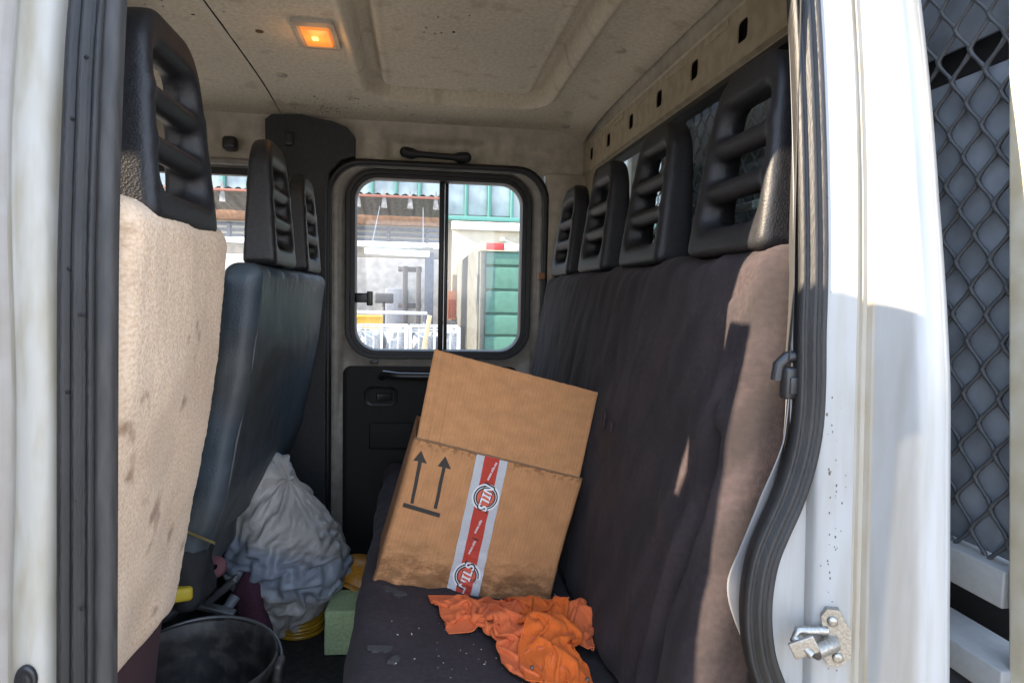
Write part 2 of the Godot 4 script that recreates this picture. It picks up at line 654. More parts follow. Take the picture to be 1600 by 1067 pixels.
	var tin := mat(Color(0.45, 0.44, 0.42), 0.6, {"s": 0.8, "tex": [0.02, 5, 0.6, 1.0]})
	var steel := mat(Color(0.20, 0.23, 0.29), 0.6, {"s": 1.0, "tex": [0.02, 4, 0.8, 1.0]})
	var plaster := mat(Color(0.62, 0.58, 0.52), 0.9, {"s": 0.4, "tex": [0.02, 5, 0.75, 1.0]})
	var cn := thing("workshop_canopy", "open fronted workshop under a corrugated canopy with rusty beam", "workshop", Vector3(-4, -EYE, -13))
	b = MB.new()
	b.smooth().grid(220, 2, func(u, v): return Vector3(lerpf(-9.5, 0.42, u), lerpf(1.72, 1.475, v) + 0.022 * sin(u * 400), lerpf(-12.0, -13.6, v)))
	b.smooth().grid(220, 2, func(u, v): return Vector3(lerpf(-9.5, 0.42, u), lerpf(1.745, 1.50, v) + 0.022 * sin(u * 400), lerpf(-12.0, -13.6, v)))
	part(cn, "roof_sheet", b, tin)
	for i in 22:
		var x := -9.2 + i * 0.45
		b = MB.new()
		b.quad(Vector3(x, 1.62, -11.98), Vector3(x + 0.045, 1.62, -11.98), Vector3(x + 0.045, 1.46, -13.5), Vector3(x, 1.46, -13.5))
		b.prism(PackedVector2Array([Vector2(x - 0.03, 1.50), Vector2(x + 0.075, 1.50), Vector2(x + 0.045, 1.74), Vector2(x + 0.02, 1.86), Vector2(x, 1.74)]), -12.06, -11.98)
		part(cn, "rafter", b, tin)
	b = MB.new()
	b.box(Vector3(-9.5, 1.68, -12.02), Vector3(0.40, 1.72, -11.96), 0.005)
	part(cn, "fascia", b, mat(Color(0.38, 0.16, 0.11), 0.8))
	b = MB.new()
	b.box(Vector3(-9.5, 1.21, -12.2), Vector3(0.42, 1.37, -12.02), 0.008)
	part(cn, "beam", b, rust, "rusty orange steel beam across the canopy front")
	for y in [1.16, 1.06, 0.96]:
		b = MB.new()
		b.box(Vector3(-9.5, y, -12.6), Vector3(0.36, y + 0.05, -12.5), 0.005)
		part(cn, "purlin", b, steel)
	for i in 14:
		b = MB.new()
		b.box(Vector3(-9 + i * 0.7, 0.95, -12.62), Vector3(-8.94 + i * 0.7, 1.22, -12.49), 0.004)
		part(cn, "hanger", b, steel)
	b = MB.new()
	b.box(Vector3(-9.5, 0.70, -13.3), Vector3(0.40, 0.90, -13.1), 0.02)
	part(cn, "lintel", b, plaster)
	for x in [0.10, -4.3, -8.8]:
		b = MB.new()
		b.box(Vector3(x, -1.7, -13.1), Vector3(x + 0.17, 0.80, -12.9), 0.006)
		part(cn, "column", b, steel)
	b = MB.new()
	b.box(Vector3(-10, -1.7, -15.9), Vector3(0.45, 0.95, -15.6), 0.01)
	part(cn, "back_wall", b, plaster)
	for x in [-0.75, -2.3, -3.6]:
		b = MB.new()
		b.box(Vector3(x, -1.7, -15.6), Vector3(x + 0.5, 0.2 + 0.1 * x, -15.2), 0.02)
		part(cn, "locker", b, steel)
	var fl := thing("fluorescent_lamp", "lit white fluorescent tube lamp hanging in the workshop front", "lamp", Vector3(-0.33, 0.6, -10))
	var tube_mat := mat(Color(0.9, 0.95, 0.95), 0.4, {"glow": Color(0.72, 0.96, 1.0), "power": 0.16})
	b = MB.new()
	b.tube([Vector3(-0.80, 0.625, -10), Vector3(0.14, 0.60, -10)], 0.045, 12)
	part(fl, "tube", b, tube_mat)
	b = MB.new()
	b.box(Vector3(-0.84, 0.67, -10.05), Vector3(0.20, 0.70, -9.95))
	part(fl, "housing", b, tin)
	for x in [-0.7, 0.05]:
		b = MB.new()
		b.tube([Vector3(x, 0.69, -10), Vector3(x, 1.65, -12.3)], 0.008, 5)
		part(fl, "cable", b, steel)
	var ol := OmniLight3D.new()
	ol.name = "fluorescent_light"
	fl.add_child(ol)
	ol.position = Vector3(0, -0.08, 0.1)
	ol.light_color = Color(0.85, 0.97, 1.0)
	ol.light_energy = 0.15
	ol.light_size = 0.3
	ol.omni_range = 8.0
	ol.shadow_enabled = true

	# lifter standing in the workshop
	var dk := mat(Color(0.035, 0.035, 0.04), 0.6)
	var fk := thing("lifting_mast", "dark upright lifting mast with crossbars beside the steel column", "machine", Vector3(-0.15, -EYE, -12.2))
	for x in [-0.30, -0.06]:
		b = MB.new()
		b.box(Vector3(x, -1.65, -12.25), Vector3(x + 0.09, 0.50, -12.1), 0.006)
		part(fk, "mast_rail", b, dk)
	for y in [0.40, -0.25, -1.0]:
		b = MB.new()
		b.box(Vector3(-0.38, y, -12.22), Vector3(0.04, y + 0.09, -12.12), 0.006)
		part(fk, "crossbar", b, dk)
	b = MB.new()
	b.rbox(Transform3D(Basis(), Vector3(-0.17, -1.0, -12.7)), Vector3(0.75, 0.8, 0.9), 0.06, Vector3i.ONE, 3)
	part(fk, "body", b, mat(Color(0.10, 0.10, 0.11), 0.5))
	for x in [-0.36, -0.04]:
		b = MB.new()
		b.box(Vector3(x, -0.95, -12.1), Vector3(x + 0.08, -0.91, -11.4), 0.004)
		part(fk, "fork", b, dk)
	for x in [-0.5, 0.12]:
		b = MB.new()
		b.lathe([Vector2(0, -0.06), Vector2(0.24, -0.06), Vector2(0.28, -0.03), Vector2(0.28, 0.03), Vector2(0.24, 0.06), Vector2(0, 0.06)], 20, Transform3D(Basis(Vector3(0, 0, 1), PI / 2), Vector3(x, -1.42, -12.5)))
		part(fk, "wheel", b, mats_black())
	var ch := thing("office_chair", "dark round backed chair behind the table in the workshop", "chair", Vector3(-0.5, -EYE, -9.2))
	b = MB.new()
	b.rbox(Transform3D(Basis(), Vector3(-0.48, -0.06, -9.3)), Vector3(0.26, 0.14, 0.05), 0.024, Vector3i(4, 4, 1), 3)
	part(ch, "backrest", b, dk)
	b = MB.new()
	b.rbox(Transform3D(Basis(), Vector3(-0.48, -0.62, -9.1)), Vector3(0.44, 0.08, 0.42), 0.03, Vector3i(2, 1, 2), 3)
	part(ch, "seat", b, dk)
	b = MB.new()
	b.tube([Vector3(-0.48, -0.1, -9.32), Vector3(-0.48, -0.62, -9.3)], 0.02)
	part(ch, "back_post", b, dk)
	b = MB.new()
	b.tube([Vector3(-0.48, -0.64, -9.1), Vector3(-0.48, -1.6, -9.1)], 0.03)
	part(ch, "gas_column", b, dk)
	for k in 5:
		b = MB.new()
		b.tube([Vector3(-0.48, -1.6, -9.1), Vector3(-0.48 + 0.27 * cos(k * TAU / 5), -1.66, -9.1 + 0.27 * sin(k * TAU / 5))], 0.02, 6)
		part(ch, "leg", b, dk)
	var tb := thing("work_table", "narrow metal work table behind the wire crates", "table", Vector3(-0.3, -EYE, -8.5))
	b = MB.new()
	b.box(Vector3(-1.2, -0.25, -8.7), Vector3(0.1, -0.22, -8.2), 0.004)
	part(tb, "top", b, mat(Color(0.55, 0.55, 0.54), 0.5))
	for x in [-1.17, 0.05]:
		for z in [-8.66, -8.25]:
			b = MB.new()
			b.box(Vector3(x, -1.7, z), Vector3(x + 0.03, -0.25, z + 0.03), 0.003)
			part(tb, "leg", b, steel)
	var yc := thing("yellow_bin", "yellow plastic bin standing on a stack behind the wire crates", "bin", Vector3(-0.6, -0.42, -8))
	b = MB.new()
	var yo := rrect(-0.85, -8.15, -0.43, -7.85, 0.04)
	var yi := rrect(-0.83, -8.13, -0.45, -7.87, 0.03)
	b.ring(yo, yi, [Vector2(0, -0.42), Vector2(0, -0.26), Vector2(1, -0.26), Vector2(1, -0.40)], Transform3D(Basis(Vector3(1, 0, 0), Vector3(0, 0, 1), Vector3(0, 1, 0)), Vector3.ZERO))
	b.box(Vector3(-0.83, -0.42, -8.13), Vector3(-0.45, -0.40, -7.87))
	part(yc, "tub", b, mat(Color(0.72, 0.42, 0.03), 0.5))
	b = MB.new()
	b.box(Vector3(-0.86, -0.275, -7.845), Vector3(-0.42, -0.255, -7.825), 0.004)
	part(yc, "rim", b, mat(Color(0.75, 0.46, 0.05), 0.5))
	var st := solo("steel_stack", "grey steel cabinet under the yellow bin", "cabinet", MB.new().box(Vector3(-0.95, -1.7, -8.2), Vector3(-0.35, -0.425, -7.8), 0.01), steel, Vector3(-0.65, -EYE, -8))
	# wire crates with white sacks
	var wire := mat(Color(0.66, 0.67, 0.66), 0.4, {"metal": 0.5})
	var sack := mat(Color(0.62, 0.66, 0.68), 0.6, {"s": 3.0, "tex": [0.03, 4, 0.6, 1.0]})
	var crate_x := [-1.15, -0.62, -0.09]
	var where := ["leftmost wire crate of white sacks, mostly behind the window frame", "middle wire crate of white sacks below the yellow bin", "wire crate of white sacks nearest the orange shutter"]
	for i in 3:
		var x: float = crate_x[i]
		var cr := thing("wire_crate", where[i], "crate", Vector3(x + 0.25, -EYE, -7), "wire crates outside the far window")
		for k in 7:
			b = MB.new()
			b.tube([Vector3(x + 0.01 + k * 0.08, -1.65, -6.8), Vector3(x + 0.01 + k * 0.08, -0.335, -6.8)], 0.007 if k % 3 else 0.014, 6)
			part(cr, "wire", b, wire)
		for y in [-0.33, -0.38, -0.75, -1.2, -1.6]:
			b = MB.new()
			b.tube([Vector3(x, y, -6.8), Vector3(x + 0.5, y, -6.8), Vector3(x + 0.5, y, -7.25), Vector3(x, y, -7.25), Vector3(x, y, -6.8)], 0.010, 6)
			part(cr, "rim", b, wire)
		for k in 4:
			b = MB.new()
			b.tube([Vector3(x + (k % 2) * 0.5, -1.7, -6.8 - (k >> 1) * 0.45), Vector3(x + (k % 2) * 0.5, -0.33, -6.8 - (k >> 1) * 0.45)], 0.015, 6)
			part(cr, "post", b, wire)
		for k in 2:
			var sk := MB.new()
			var cx: float = x + 0.13 + k * 0.24
			sk.rbox(Transform3D(Basis(Vector3.UP, 0.2 * k), Vector3(cx, -0.98, -7.02)), Vector3(0.22, 1.2 + 0.06 * k, 0.36), 0.09, Vector3i(4, 12, 4), 3, func(p): return p + Vector3(wob.get_noise_3d(p.x * 5 + i, p.y * 5, p.z * 5), wob.get_noise_3d(p.x * 5, p.y * 5 + k, p.z * 5), fine.get_noise_3d(p.x * 4, p.y * 4, p.z * 4)) * 0.03)
			solo("white_sack", ["stuffed white sack on the left in the %s crate", "stuffed white sack on the right in the %s crate"][k] % ["leftmost wire", "middle wire", "rightmost wire"][i], "sack", sk, sack, Vector3(cx, -1.6, -7.02), "white sacks in the wire crates")
	b = MB.new()
	b.rbox(Transform3D(Basis(Vector3(0, 0, 1), -0.16), Vector3(0.02, -0.75, -6.72)), Vector3(0.045, 1.1, 0.02), 0.004)
	solo("wooden_lath", "pale wooden lath leaning against the wire crates", "lath", b, mat(Color(0.55, 0.42, 0.25), 0.8), Vector3(0.02, -1.3, -6.72))


func mats_black() -> Material:
	return mats.get("black", null)


func van_shell(van: Node3D) -> void:
	var b := MB.new()
	b.box(Vector3(-1.75, -1.12, -2.58), Vector3(0.64, -1.0, -0.80), 0.003)
	part(van, "floor", b, mats.floor)
	b = MB.new()
	b.box(Vector3(-1.42, 0.74, -2.56), Vector3(0.672, 0.78, -0.84), 0.015)
	part(van, "roof", b, mats.white_paint)
	b = MB.new()
	b.box(Vector3(-1.42, 0.46, -0.875), Vector3(0.66, 0.739, -0.835), 0.01)
	part(van, "roof_rail", b, mats.white_paint)
	b = MB.new()
	b.box(Vector3(-1.42, 0.665, -2.60), Vector3(0.66, 0.739, -2.555), 0.01)
	part(van, "roof_rail", b, mats.white_paint)
	# nose: bonnet, dashboard, windscreen
	b = MB.new()
	b.rbox(Transform3D(Basis(), Vector3(-2.3, -0.72, -1.69)), Vector3(1.0, 0.75, 1.75), 0.12, Vector3i.ONE, 4)
	part(van, "bonnet", b, mats.white_paint)
	b = MB.new()
	b.rbox(Transform3D(Basis(), Vector3(-1.68, -0.42, -1.69)), Vector3(0.42, 0.34, 1.70), 0.08, Vector3i.ONE, 3)
	part(van, "dashboard", b, mats.dark_trim)
	for z in [-0.86, -2.52]:
		b = MB.new()
		b.tube([Vector3(-1.36, 0.72, z), Vector3(-1.95, -0.34, z)], 0.05, 8)
		part(van, "windscreen_pillar", b, mats.white_paint)
	b = MB.new()
	b.grid(1, 1, func(u, v): return Vector3(lerpf(-1.37, -1.94, v), lerpf(0.70, -0.32, v), lerpf(-0.88, -2.50, u)))
	part(van, "windscreen", b, mats.pane)
	b = MB.new()
	b.smooth().grid(60, 10, func(u, v): return Vector3(lerpf(-1.385, -1.83, v) + 0.008 * sin(u * 70), lerpf(0.69, -0.19, v), lerpf(-0.91, -2.47, u)))
	solo("foil_sunshade", "silver foil sunshade standing behind the windscreen", "sunshade", b, mat(Color(0.6, 0.6, 0.6), 0.4, {"metal": 0.7}), Vector3(-1.83, -0.19, -1.69))
	var wheel := MB.new()
	var ring := []
	var xf := Transform3D(Basis(Vector3(0, 0, 1), -0.5), Vector3(-1.28, -0.22, -1.22))
	for k in 24:
		ring.append(xf * Vector3(0, 0.19 * sin(TAU * k / 24), 0.19 * cos(TAU * k / 24)))
	wheel.tube(ring, 0.014, 8, false, true)
	var sw := part(van, "steering_wheel", wheel, mats.plastic_black)
	b = MB.new()
	b.tube([xf * Vector3(0, 0, 0), xf * Vector3(-0.3, -0.05, 0)], 0.03)
	for k in 3:
		b.tube([xf * Vector3(-0.01, 0, 0), xf * Vector3(0, 0.185 * sin(0.5 + k * 2.1), 0.185 * cos(0.5 + k * 2.1))], 0.012, 6)
	part(sw, "spoke", b, mats.plastic_black, "", "stuff")
	# front doors, both sides: lower skin, window frame, pane
	for far in [false, true]:
		var z0 := -2.555 if far else -0.80
		var d := -1.0 if far else 1.0
		b = MB.new()
		b.ring(rrect(-1.62, -1.1, -0.50, 0.52, 0.06), rrect(-1.50, -0.20, -0.565, 0.425, 0.06), [Vector2(1, z0), Vector2(0, z0), Vector2(0, z0 + 0.05 * d), Vector2(1, z0 + 0.05 * d), Vector2(1, z0)])
		var fd := part(van, "front_door", b, mats.grey_paint if far else mats.white_paint)
		b = MB.new()
		b.ring(rrect(-1.515, -0.215, -0.55, 0.44, 0.07), rrect(-1.49, -0.19, -0.575, 0.415, 0.05), [Vector2(0, z0 - 0.002 * d), Vector2(0, z0 - 0.012 * d), Vector2(1, z0 - 0.012 * d), Vector2(1, z0 + 0.02 * d)])
		part(fd, "window_seal", b, mats.black_rubber)
		b = MB.new()
		b.quad(Vector3(-1.5, -0.20, z0 + 0.025 * d), Vector3(-0.57, -0.20, z0 + 0.025 * d), Vector3(-0.57, 0.42, z0 + 0.025 * d), Vector3(-1.5, 0.42, z0 + 0.025 * d))
		part(fd, "pane", b, mats.pane)
		b = MB.new()
		b.rbox(Transform3D(Basis(), Vector3(-1.05, -0.62, z0 - 0.03 * d)), Vector3(1.0, 0.72, 0.04), 0.02)
		part(fd, "door_card", b, mats.door_card)
	# header trim above the far front window
	b = MB.new()
	b.box(Vector3(-1.45, 0.445, -2.545), Vector3(-0.54, 0.468, -2.50), 0.01)
	part(van, "header_trim", b, mats.grey_paint)
	for far in [false, true]:
		b = MB.new()
		b.smooth().grid(20, 12, func(u, v):
			var y := lerpf(0.66, 0.45, v)
			var d := 0.03 * smoothstep(0.66, 0.54, y)
			return Vector3(lerpf(-1.42, -0.53, u), y, -2.505 - d if far else -0.90 + d))
		part(van, "side_header", b, mats.liner_wall)
	b = MB.new()
	b.rbox(Transform3D(Basis(), Vector3(-0.665, 0.515, -2.50)), Vector3(0.05, 0.05, 0.05), 0.015, Vector3i.ONE, 2)
	part(van, "coat_hook", b, mats.plastic_black)
	# sun visor on its bracket, seen past the driver's headrest
	b = MB.new()
	b.rbox(Transform3D(Basis(Vector3(0, 0, 1), 0.45), Vector3(-0.80, 0.56, -1.73)), Vector3(0.26, 0.025, 0.20), 0.012, Vector3i(3, 1, 3), 3)
	part(van, "sun_visor", b, mats.dark_trim)
	# sill and lower near side
	b = MB.new()
	b.box(Vector3(-0.50, -1.25, -0.80), Vector3(0.672, -0.90, -0.745), 0.02)
	part(van, "sill", b, mats.white_paint)


func ceil_y(x: float, z: float) -> float:
	var t := (z + 1.69) / 0.87
	var y := 0.658 - 0.04 * t * t * t * t
	y -= 0.03 * smoothstep(0.50, 0.62, x)
	return y


func van_ceiling(van: Node3D) -> void:
	var b := MB.new()
	b.tint = func(p: Vector3) -> Color:
		var k := 0.92 + 0.10 * wob.get_noise_3d(p.x * 2, p.y, p.z * 2)
		var s := clampf(wob.get_noise_3d(p.x * 9 + 4, 0, p.z * 9) * 1.6 - 0.5, 0, 0.35)
		return Color(k - s * 0.5, k - s * 0.55, k - s * 0.65)
	b.smooth().grid(190, 240, func(u, v):
		var x := lerpf(-0.4915, 0.615, u)
		var z := lerpf(-2.55, -0.85, v)
		var y := ceil_y(x, z)
		var d := sd_rrect(Vector2(x - 0.119, z + 1.705), Vector2(0.294, 0.585), 0.10)
		y += 0.058 * smoothstep(0.0, -0.016, d)
		y -= 0.012 * exp(-pow((d - 0.014) / 0.010, 2))
		y -= 0.040 * smoothstep(-0.036, -0.058, d)
		y -= 0.003 * exp(-pow((d + 0.066) / 0.008, 2))
		y += 0.002 * wob.get_noise_2d(x * 6, z * 6)
		return Vector3(x, y, z))
	var hl := part(van, "headliner", b, mats.liner)
	var f := MB.new()
	f.tint = b.tint
	f.smooth().grid(90, 150, func(u, v):
		var x := lerpf(-1.40, -0.4965, u)
		var z := lerpf(-2.55, -0.85, v)
		var y := ceil_y(x, z) - 0.05 * smoothstep(-1.0, -1.4, x)
		var d := sd_rrect(Vector2(x + 0.87, z + 1.42), Vector2(0.35, 0.58), 0.05)
		y += 0.007 * exp(-pow(d / 0.012, 2))
		return Vector3(x, y, z))
	part(van, "front_headliner", f, mats.liner)
	b = MB.new()
	b.box(Vector3(-0.52, 0.672, -2.55), Vector3(-0.47, 0.68, -0.85), 0.001)
	part(van, "seam_backing", b, mats.black)
	# dirt specks on the liner
	b = MB.new()
	for k in 110:
		var c := Vector2(-0.31 + rng.randfn() * 0.08, -2.40 + rng.randfn() * 0.05)
		if k > 60:
			c = Vector2(-0.64 + rng.randfn() * 0.1, -1.66 + rng.randfn() * 0.05)
		if k > 102:
			c = Vector2(0.05 + rng.randfn() * 0.05, -1.72 + rng.randfn() * 0.05)
		if absf(c.x + 0.494) < 0.02:
			continue
		var r := absf(rng.randfn()) * 0.0010 + 0.0007
		var y := ceil_y(c.x, c.y) - 0.001
		if k > 102:
			y += 0.016
		b.lathe([Vector2(0.0, -0.0008), Vector2(r, 0.0), Vector2(r * 0.8, 0.002)], 6, Transform3D(Basis().scaled(Vector3(1.5, 1, 0.8)), Vector3(c.x, y, c.y)))
	part(van, "dirt_speck", b, mat(Color(0.07, 0.05, 0.03), 0.9), "", "stuff")
	# round trim clips
	for p in [Vector2(-0.421, -2.146), Vector2(0.521, -1.754), Vector2(0.53, -2.451), Vector2(-0.434, -2.40)]:
		b = MB.new()
		b.lathe([Vector2(0, -0.004), Vector2(0.012, -0.004), Vector2(0.016, -0.002), Vector2(0.017, 0.002)], 20, Transform3D(Basis(), Vector3(p.x, ceil_y(p.x, p.y) - 0.001, p.y)))
		part(van, "trim_clip", b, mats.liner_wall)
	b = MB.new()
	b.lathe([Vector2(0, 0.0), Vector2(0.009, -0.002), Vector2(0.012, 0.002)], 10, Transform3D(Basis(), Vector3(-0.409, ceil_y(-0.409, -1.81) - 0.001, -1.81)))
	part(van, "torn_hole", b, mat(Color(0.12, 0.075, 0.03), 0.9))
	# dome lamp
	var y := ceil_y(-0.266, -1.80)
	var flat_basis := Basis(Vector3(1, 0, 0), Vector3(0, 0, -1), Vector3(0, 1, 0))  # local x, y on the ceiling, z up
	var lx := Transform3D(flat_basis, Vector3(-0.266, y, -1.80))
	b = MB.new()
	b.ring(rrect(-0.052, -0.092, 0.052, 0.092, 0.012), rrect(-0.036, -0.062, 0.036, 0.062, 0.006), [Vector2(0, 0.002), Vector2(0.05, -0.008), Vector2(0.7, -0.011), Vector2(1, -0.006), Vector2(1, 0.002)], lx)
	var dl := part(van, "dome_lamp", b, mat(Color(0.40, 0.36, 0.30), 0.5), "small lit amber dome lamp in the ceiling")
	b = MB.new()
	b.rbox(lx * Transform3D(Basis(), Vector3(0, 0, -0.004)), Vector3(0.070, 0.122, 0.018), 0.006, Vector3i(2, 3, 1), 2)
	part(dl, "lamp_lens", b, mat(Color(0.75, 0.42, 0.15), 0.3, {"glow": Color(1.0, 0.52, 0.16), "power": 0.13}))
	b = MB.new()
	b.rbox(lx * Transform3D(Basis(), Vector3(-0.004, -0.004, -0.0145)), Vector3(0.016, 0.020, 0.005), 0.0024, Vector3i.ONE, 2)
	part(dl, "lamp_bulb", b, mat(Color(0.9, 0.8, 0.5), 0.4, {"glow": Color(1.0, 0.85, 0.5), "power": 0.25}))
	var ol := OmniLight3D.new()
	ol.name = "dome_light"
	van.add_child(ol)
	ol.position = Vector3(-0.266, y - 0.05 + EYE, -1.80) - van.position
	ol.light_color = Color(1.0, 0.7, 0.4)
	ol.light_energy = 0.001
	ol.light_size = 0.03
	ol.omni_range = 4.0
	ol.shadow_enabled = true


func van_far_side(van: Node3D) -> void:
	# trim above the far door with its grab handle
	var b := MB.new()
	b.smooth().grid(80, 24, func(u, v):
		var x := lerpf(-0.53, 0.63, u)
		var y := lerpf(0.655, 0.462, v)
		var z := -2.505 - 0.035 * smoothstep(0.655, 0.56, y)
		var d := sd_rrect(Vector2(x - 0.055, y - 0.535), Vector2(0.19, 0.05), 0.02)
		z -= 0.03 * smoothstep(0.0, -0.025, d)
		return Vector3(x, y, z))
	part(van, "door_header", b, mats.liner_wall)
	b = MB.new()
	b.nets(Vector3(-0.09, 0.47, -2.56), Vector3(0.20, 0.57, -2.48), 0.006, func(p):
		var d := capsule(p, Vector3(-0.03, 0.515, -2.517), Vector3(0.14, 0.51, -2.517), 0.012)
		d = smin(d, capsule(p, Vector3(-0.058, 0.522, -2.525), Vector3(-0.035, 0.52, -2.535), 0.020), 0.02)
		return smin(d, capsule(p, Vector3(0.168, 0.513, -2.525), Vector3(0.145, 0.513, -2.535), 0.020), 0.02))
	part(van, "grab_handle", b, mats.dark_trim)
	# wall right of the door
	b = MB.new()
	b.box(Vector3(0.47, -1.0, -2.57), Vector3(0.64, 0.47, -2.515), 0.01)
	part(van, "rear_pillar_trim", b, mats.liner_wall)
	b = MB.new()
	b.box(Vector3(0.44, -1.0, -2.60), Vector3(0.66, 0.70, -2.572), 0.01)
	part(van, "rear_pillar", b, mats.white_paint)
	b = MB.new()
	b.box(Vector3(-0.54, -1.0, -2.60), Vector3(-0.33, 0.70, -2.572), 0.01)
	part(van, "middle_pillar", b, mats.white_paint)
	# dark trim on the pillar between the far doors
	b = MB.new()
	var prof := PackedVector2Array([Vector2(-0.335, -1.0), Vector2(-0.335, 0.36), Vector2(-0.325, 0.43), Vector2(-0.285, 0.475), Vector2(-0.236, 0.492), Vector2(-0.236, 0.56), Vector2(-0.262, 0.588), Vector2(-0.31, 0.605), Vector2(-0.42, 0.622), Vector2(-0.52, 0.618), Vector2(-0.541, 0.60), Vector2(-0.541, -1.0)])
	b.prism(prof, -2.53, -2.47)
	var pt := part(van, "pillar_trim", b, mats.dark_trim, "dark grey plastic trim on the far door pillar")
	b = MB.new()
	b.rbox(Transform3D(Basis(), Vector3(-0.459, 0.535, -2.466)), Vector3(0.03, 0.048, 0.02), 0.005, Vector3i.ONE, 2)
	b.rbox(Transform3D(Basis(), Vector3(-0.459, 0.540, -2.458)), Vector3(0.02, 0.026, 0.012), 0.003, Vector3i.ONE, 2)
	part(pt, "belt_slider", b, mats.plastic_black)

	# far side door
	var skin_out := rrect(-0.331, -1.0, 0.472, 0.475, 0.115, 8, 0.02)
	var win_out := rrect(-0.276, -0.247, 0.427, 0.462, 0.115, 8)
	var glass_out := rrect(-0.236, -0.212, 0.387, 0.427, 0.08, 8)
	b = MB.new()
	b.ring(skin_out, win_out, [Vector2(0, -2.535), Vector2(0.12, -2.522), Vector2(0.5, -2.522), Vector2(0.75, -2.528), Vector2(0.9, -2.548), Vector2(1, -2.556), Vector2(1, -2.60), Vector2(0, -2.60)], Transform3D(), true)
	var fd := part(van, "far_door", b, mats.grey_paint, "closed far side door of painted metal with a sliding window")
	b = MB.new()
	b.ring(rrect(-0.345, -1.0, 0.487, 0.492, 0.125, 8, 0.02), rrect(-0.318, -0.99, 0.459, 0.462, 0.11, 8, 0.02), [Vector2(0, -2.53), Vector2(0.15, -2.51), Vector2(0.5, -2.503), Vector2(0.85, -2.51), Vector2(1, -2.53)], Transform3D(), true)
	part(fd, "door_seal", b, mats.black_rubber)
	b = MB.new()
	b.ring(win_out, glass_out, [Vector2(0, -2.556), Vector2(0.1, -2.545), Vector2(0.45, -2.545), Vector2(0.5, -2.560), Vector2(0.9, -2.560), Vector2(1, -2.575), Vector2(1, -2.61)], Transform3D(), false)
	part(fd, "window_frame", b, mats.black_rubber)
	b = MB.new()
	b.box(Vector3(0.072, -0.214, -2.60), Vector3(0.092, 0.43, -2.575), 0.004)
	part(fd, "window_divider", b, mats.black_rubber)
	b = MB.new()
	b.box(Vector3(0.094, -0.214, -2.615), Vector3(0.108, 0.43, -2.597), 0.004)
	part(fd, "pane_edge", b, mats.plastic_black)
	for s in [[-0.25, 0.078, -2.588], [0.09, 0.40, -2.606]]:
		b = MB.new()
		b.quad(Vector3(s[0], -0.225, s[2]), Vector3(s[1], -0.225, s[2]), Vector3(s[1], 0.44, s[2]), Vector3(s[0], 0.44, s[2]))
		part(fd, "pane", b, mats.pane)
	b = MB.new()
	b.rbox(Transform3D(Basis(), Vector3(-0.213, -0.017, -2.570)), Vector3(0.05, 0.036, 0.02), 0.005, Vector3i.ONE, 2)
	b.rbox(Transform3D(Basis(), Vector3(-0.185, -0.019, -2.567)), Vector3(0.022, 0.054, 0.026), 0.004, Vector3i.ONE, 2)
	part(fd, "window_catch", b, mats.plastic_black)
	b = MB.new()
	b.rbox(Transform3D(Basis(), Vector3(-0.165, -0.255, -2.522)), Vector3(0.03, 0.012, 0.01), 0.003)
	part(fd, "drain_plug", b, mats.plastic_black)
	b = MB.new()
	b.ring(rrect(-0.277, -0.99, 0.377, -0.270, 0.03), rrect(-0.262, -0.98, 0.362, -0.285, 0.02), [Vector2(0, -2.522), Vector2(0, -2.512), Vector2(1, -2.506)])
	b.prism(rrect(-0.262, -0.98, 0.362, -0.285, 0.02), -2.515, -2.506)
	part(fd, "door_card", b, mats.door_card)
	b = MB.new()
	b.tube([Vector3(-0.135, -0.31, -2.505), Vector3(-0.125, -0.293, -2.465), Vector3(-0.07, -0.300, -2.458), Vector3(0.10, -0.302, -2.458), Vector3(0.25, -0.300, -2.458), Vector3(0.29, -0.293, -2.468), Vector3(0.30, -0.31, -2.505)], 0.014, 10)
	part(fd, "pull_handle", b, mats.plastic_black)
	b = MB.new()
	b.ring(rrect(-0.20, -0.42, -0.075, -0.345, 0.03), rrect(-0.188, -0.41, -0.085, -0.355, 0.022), [Vector2(0, -2.506), Vector2(0.3, -2.497), Vector2(1, -2.500), Vector2(1, -2.5055)])
	b.rbox(Transform3D(Basis(Vector3.UP, 0.25), Vector3(-0.125, -0.383, -2.497)), Vector3(0.06, 0.028, 0.012), 0.005, Vector3i.ONE, 2)
	part(fd, "door_handle", b, mats.plastic_black)
	b = MB.new()
	b.rbox(Transform3D(Basis(), Vector3(-0.10, -0.53, -2.503)), Vector3(0.16, 0.10, 0.016), 0.007, Vector3i.ONE, 2)
	part(fd, "door_pocket", b, mats.door_card)
	b = MB.new()
	b.box(Vector3(-0.33, -1.0, -2.66), Vector3(0.47, -0.26, -2.605), 0.02)
	part(fd, "door_skin", b, mats.white_paint)


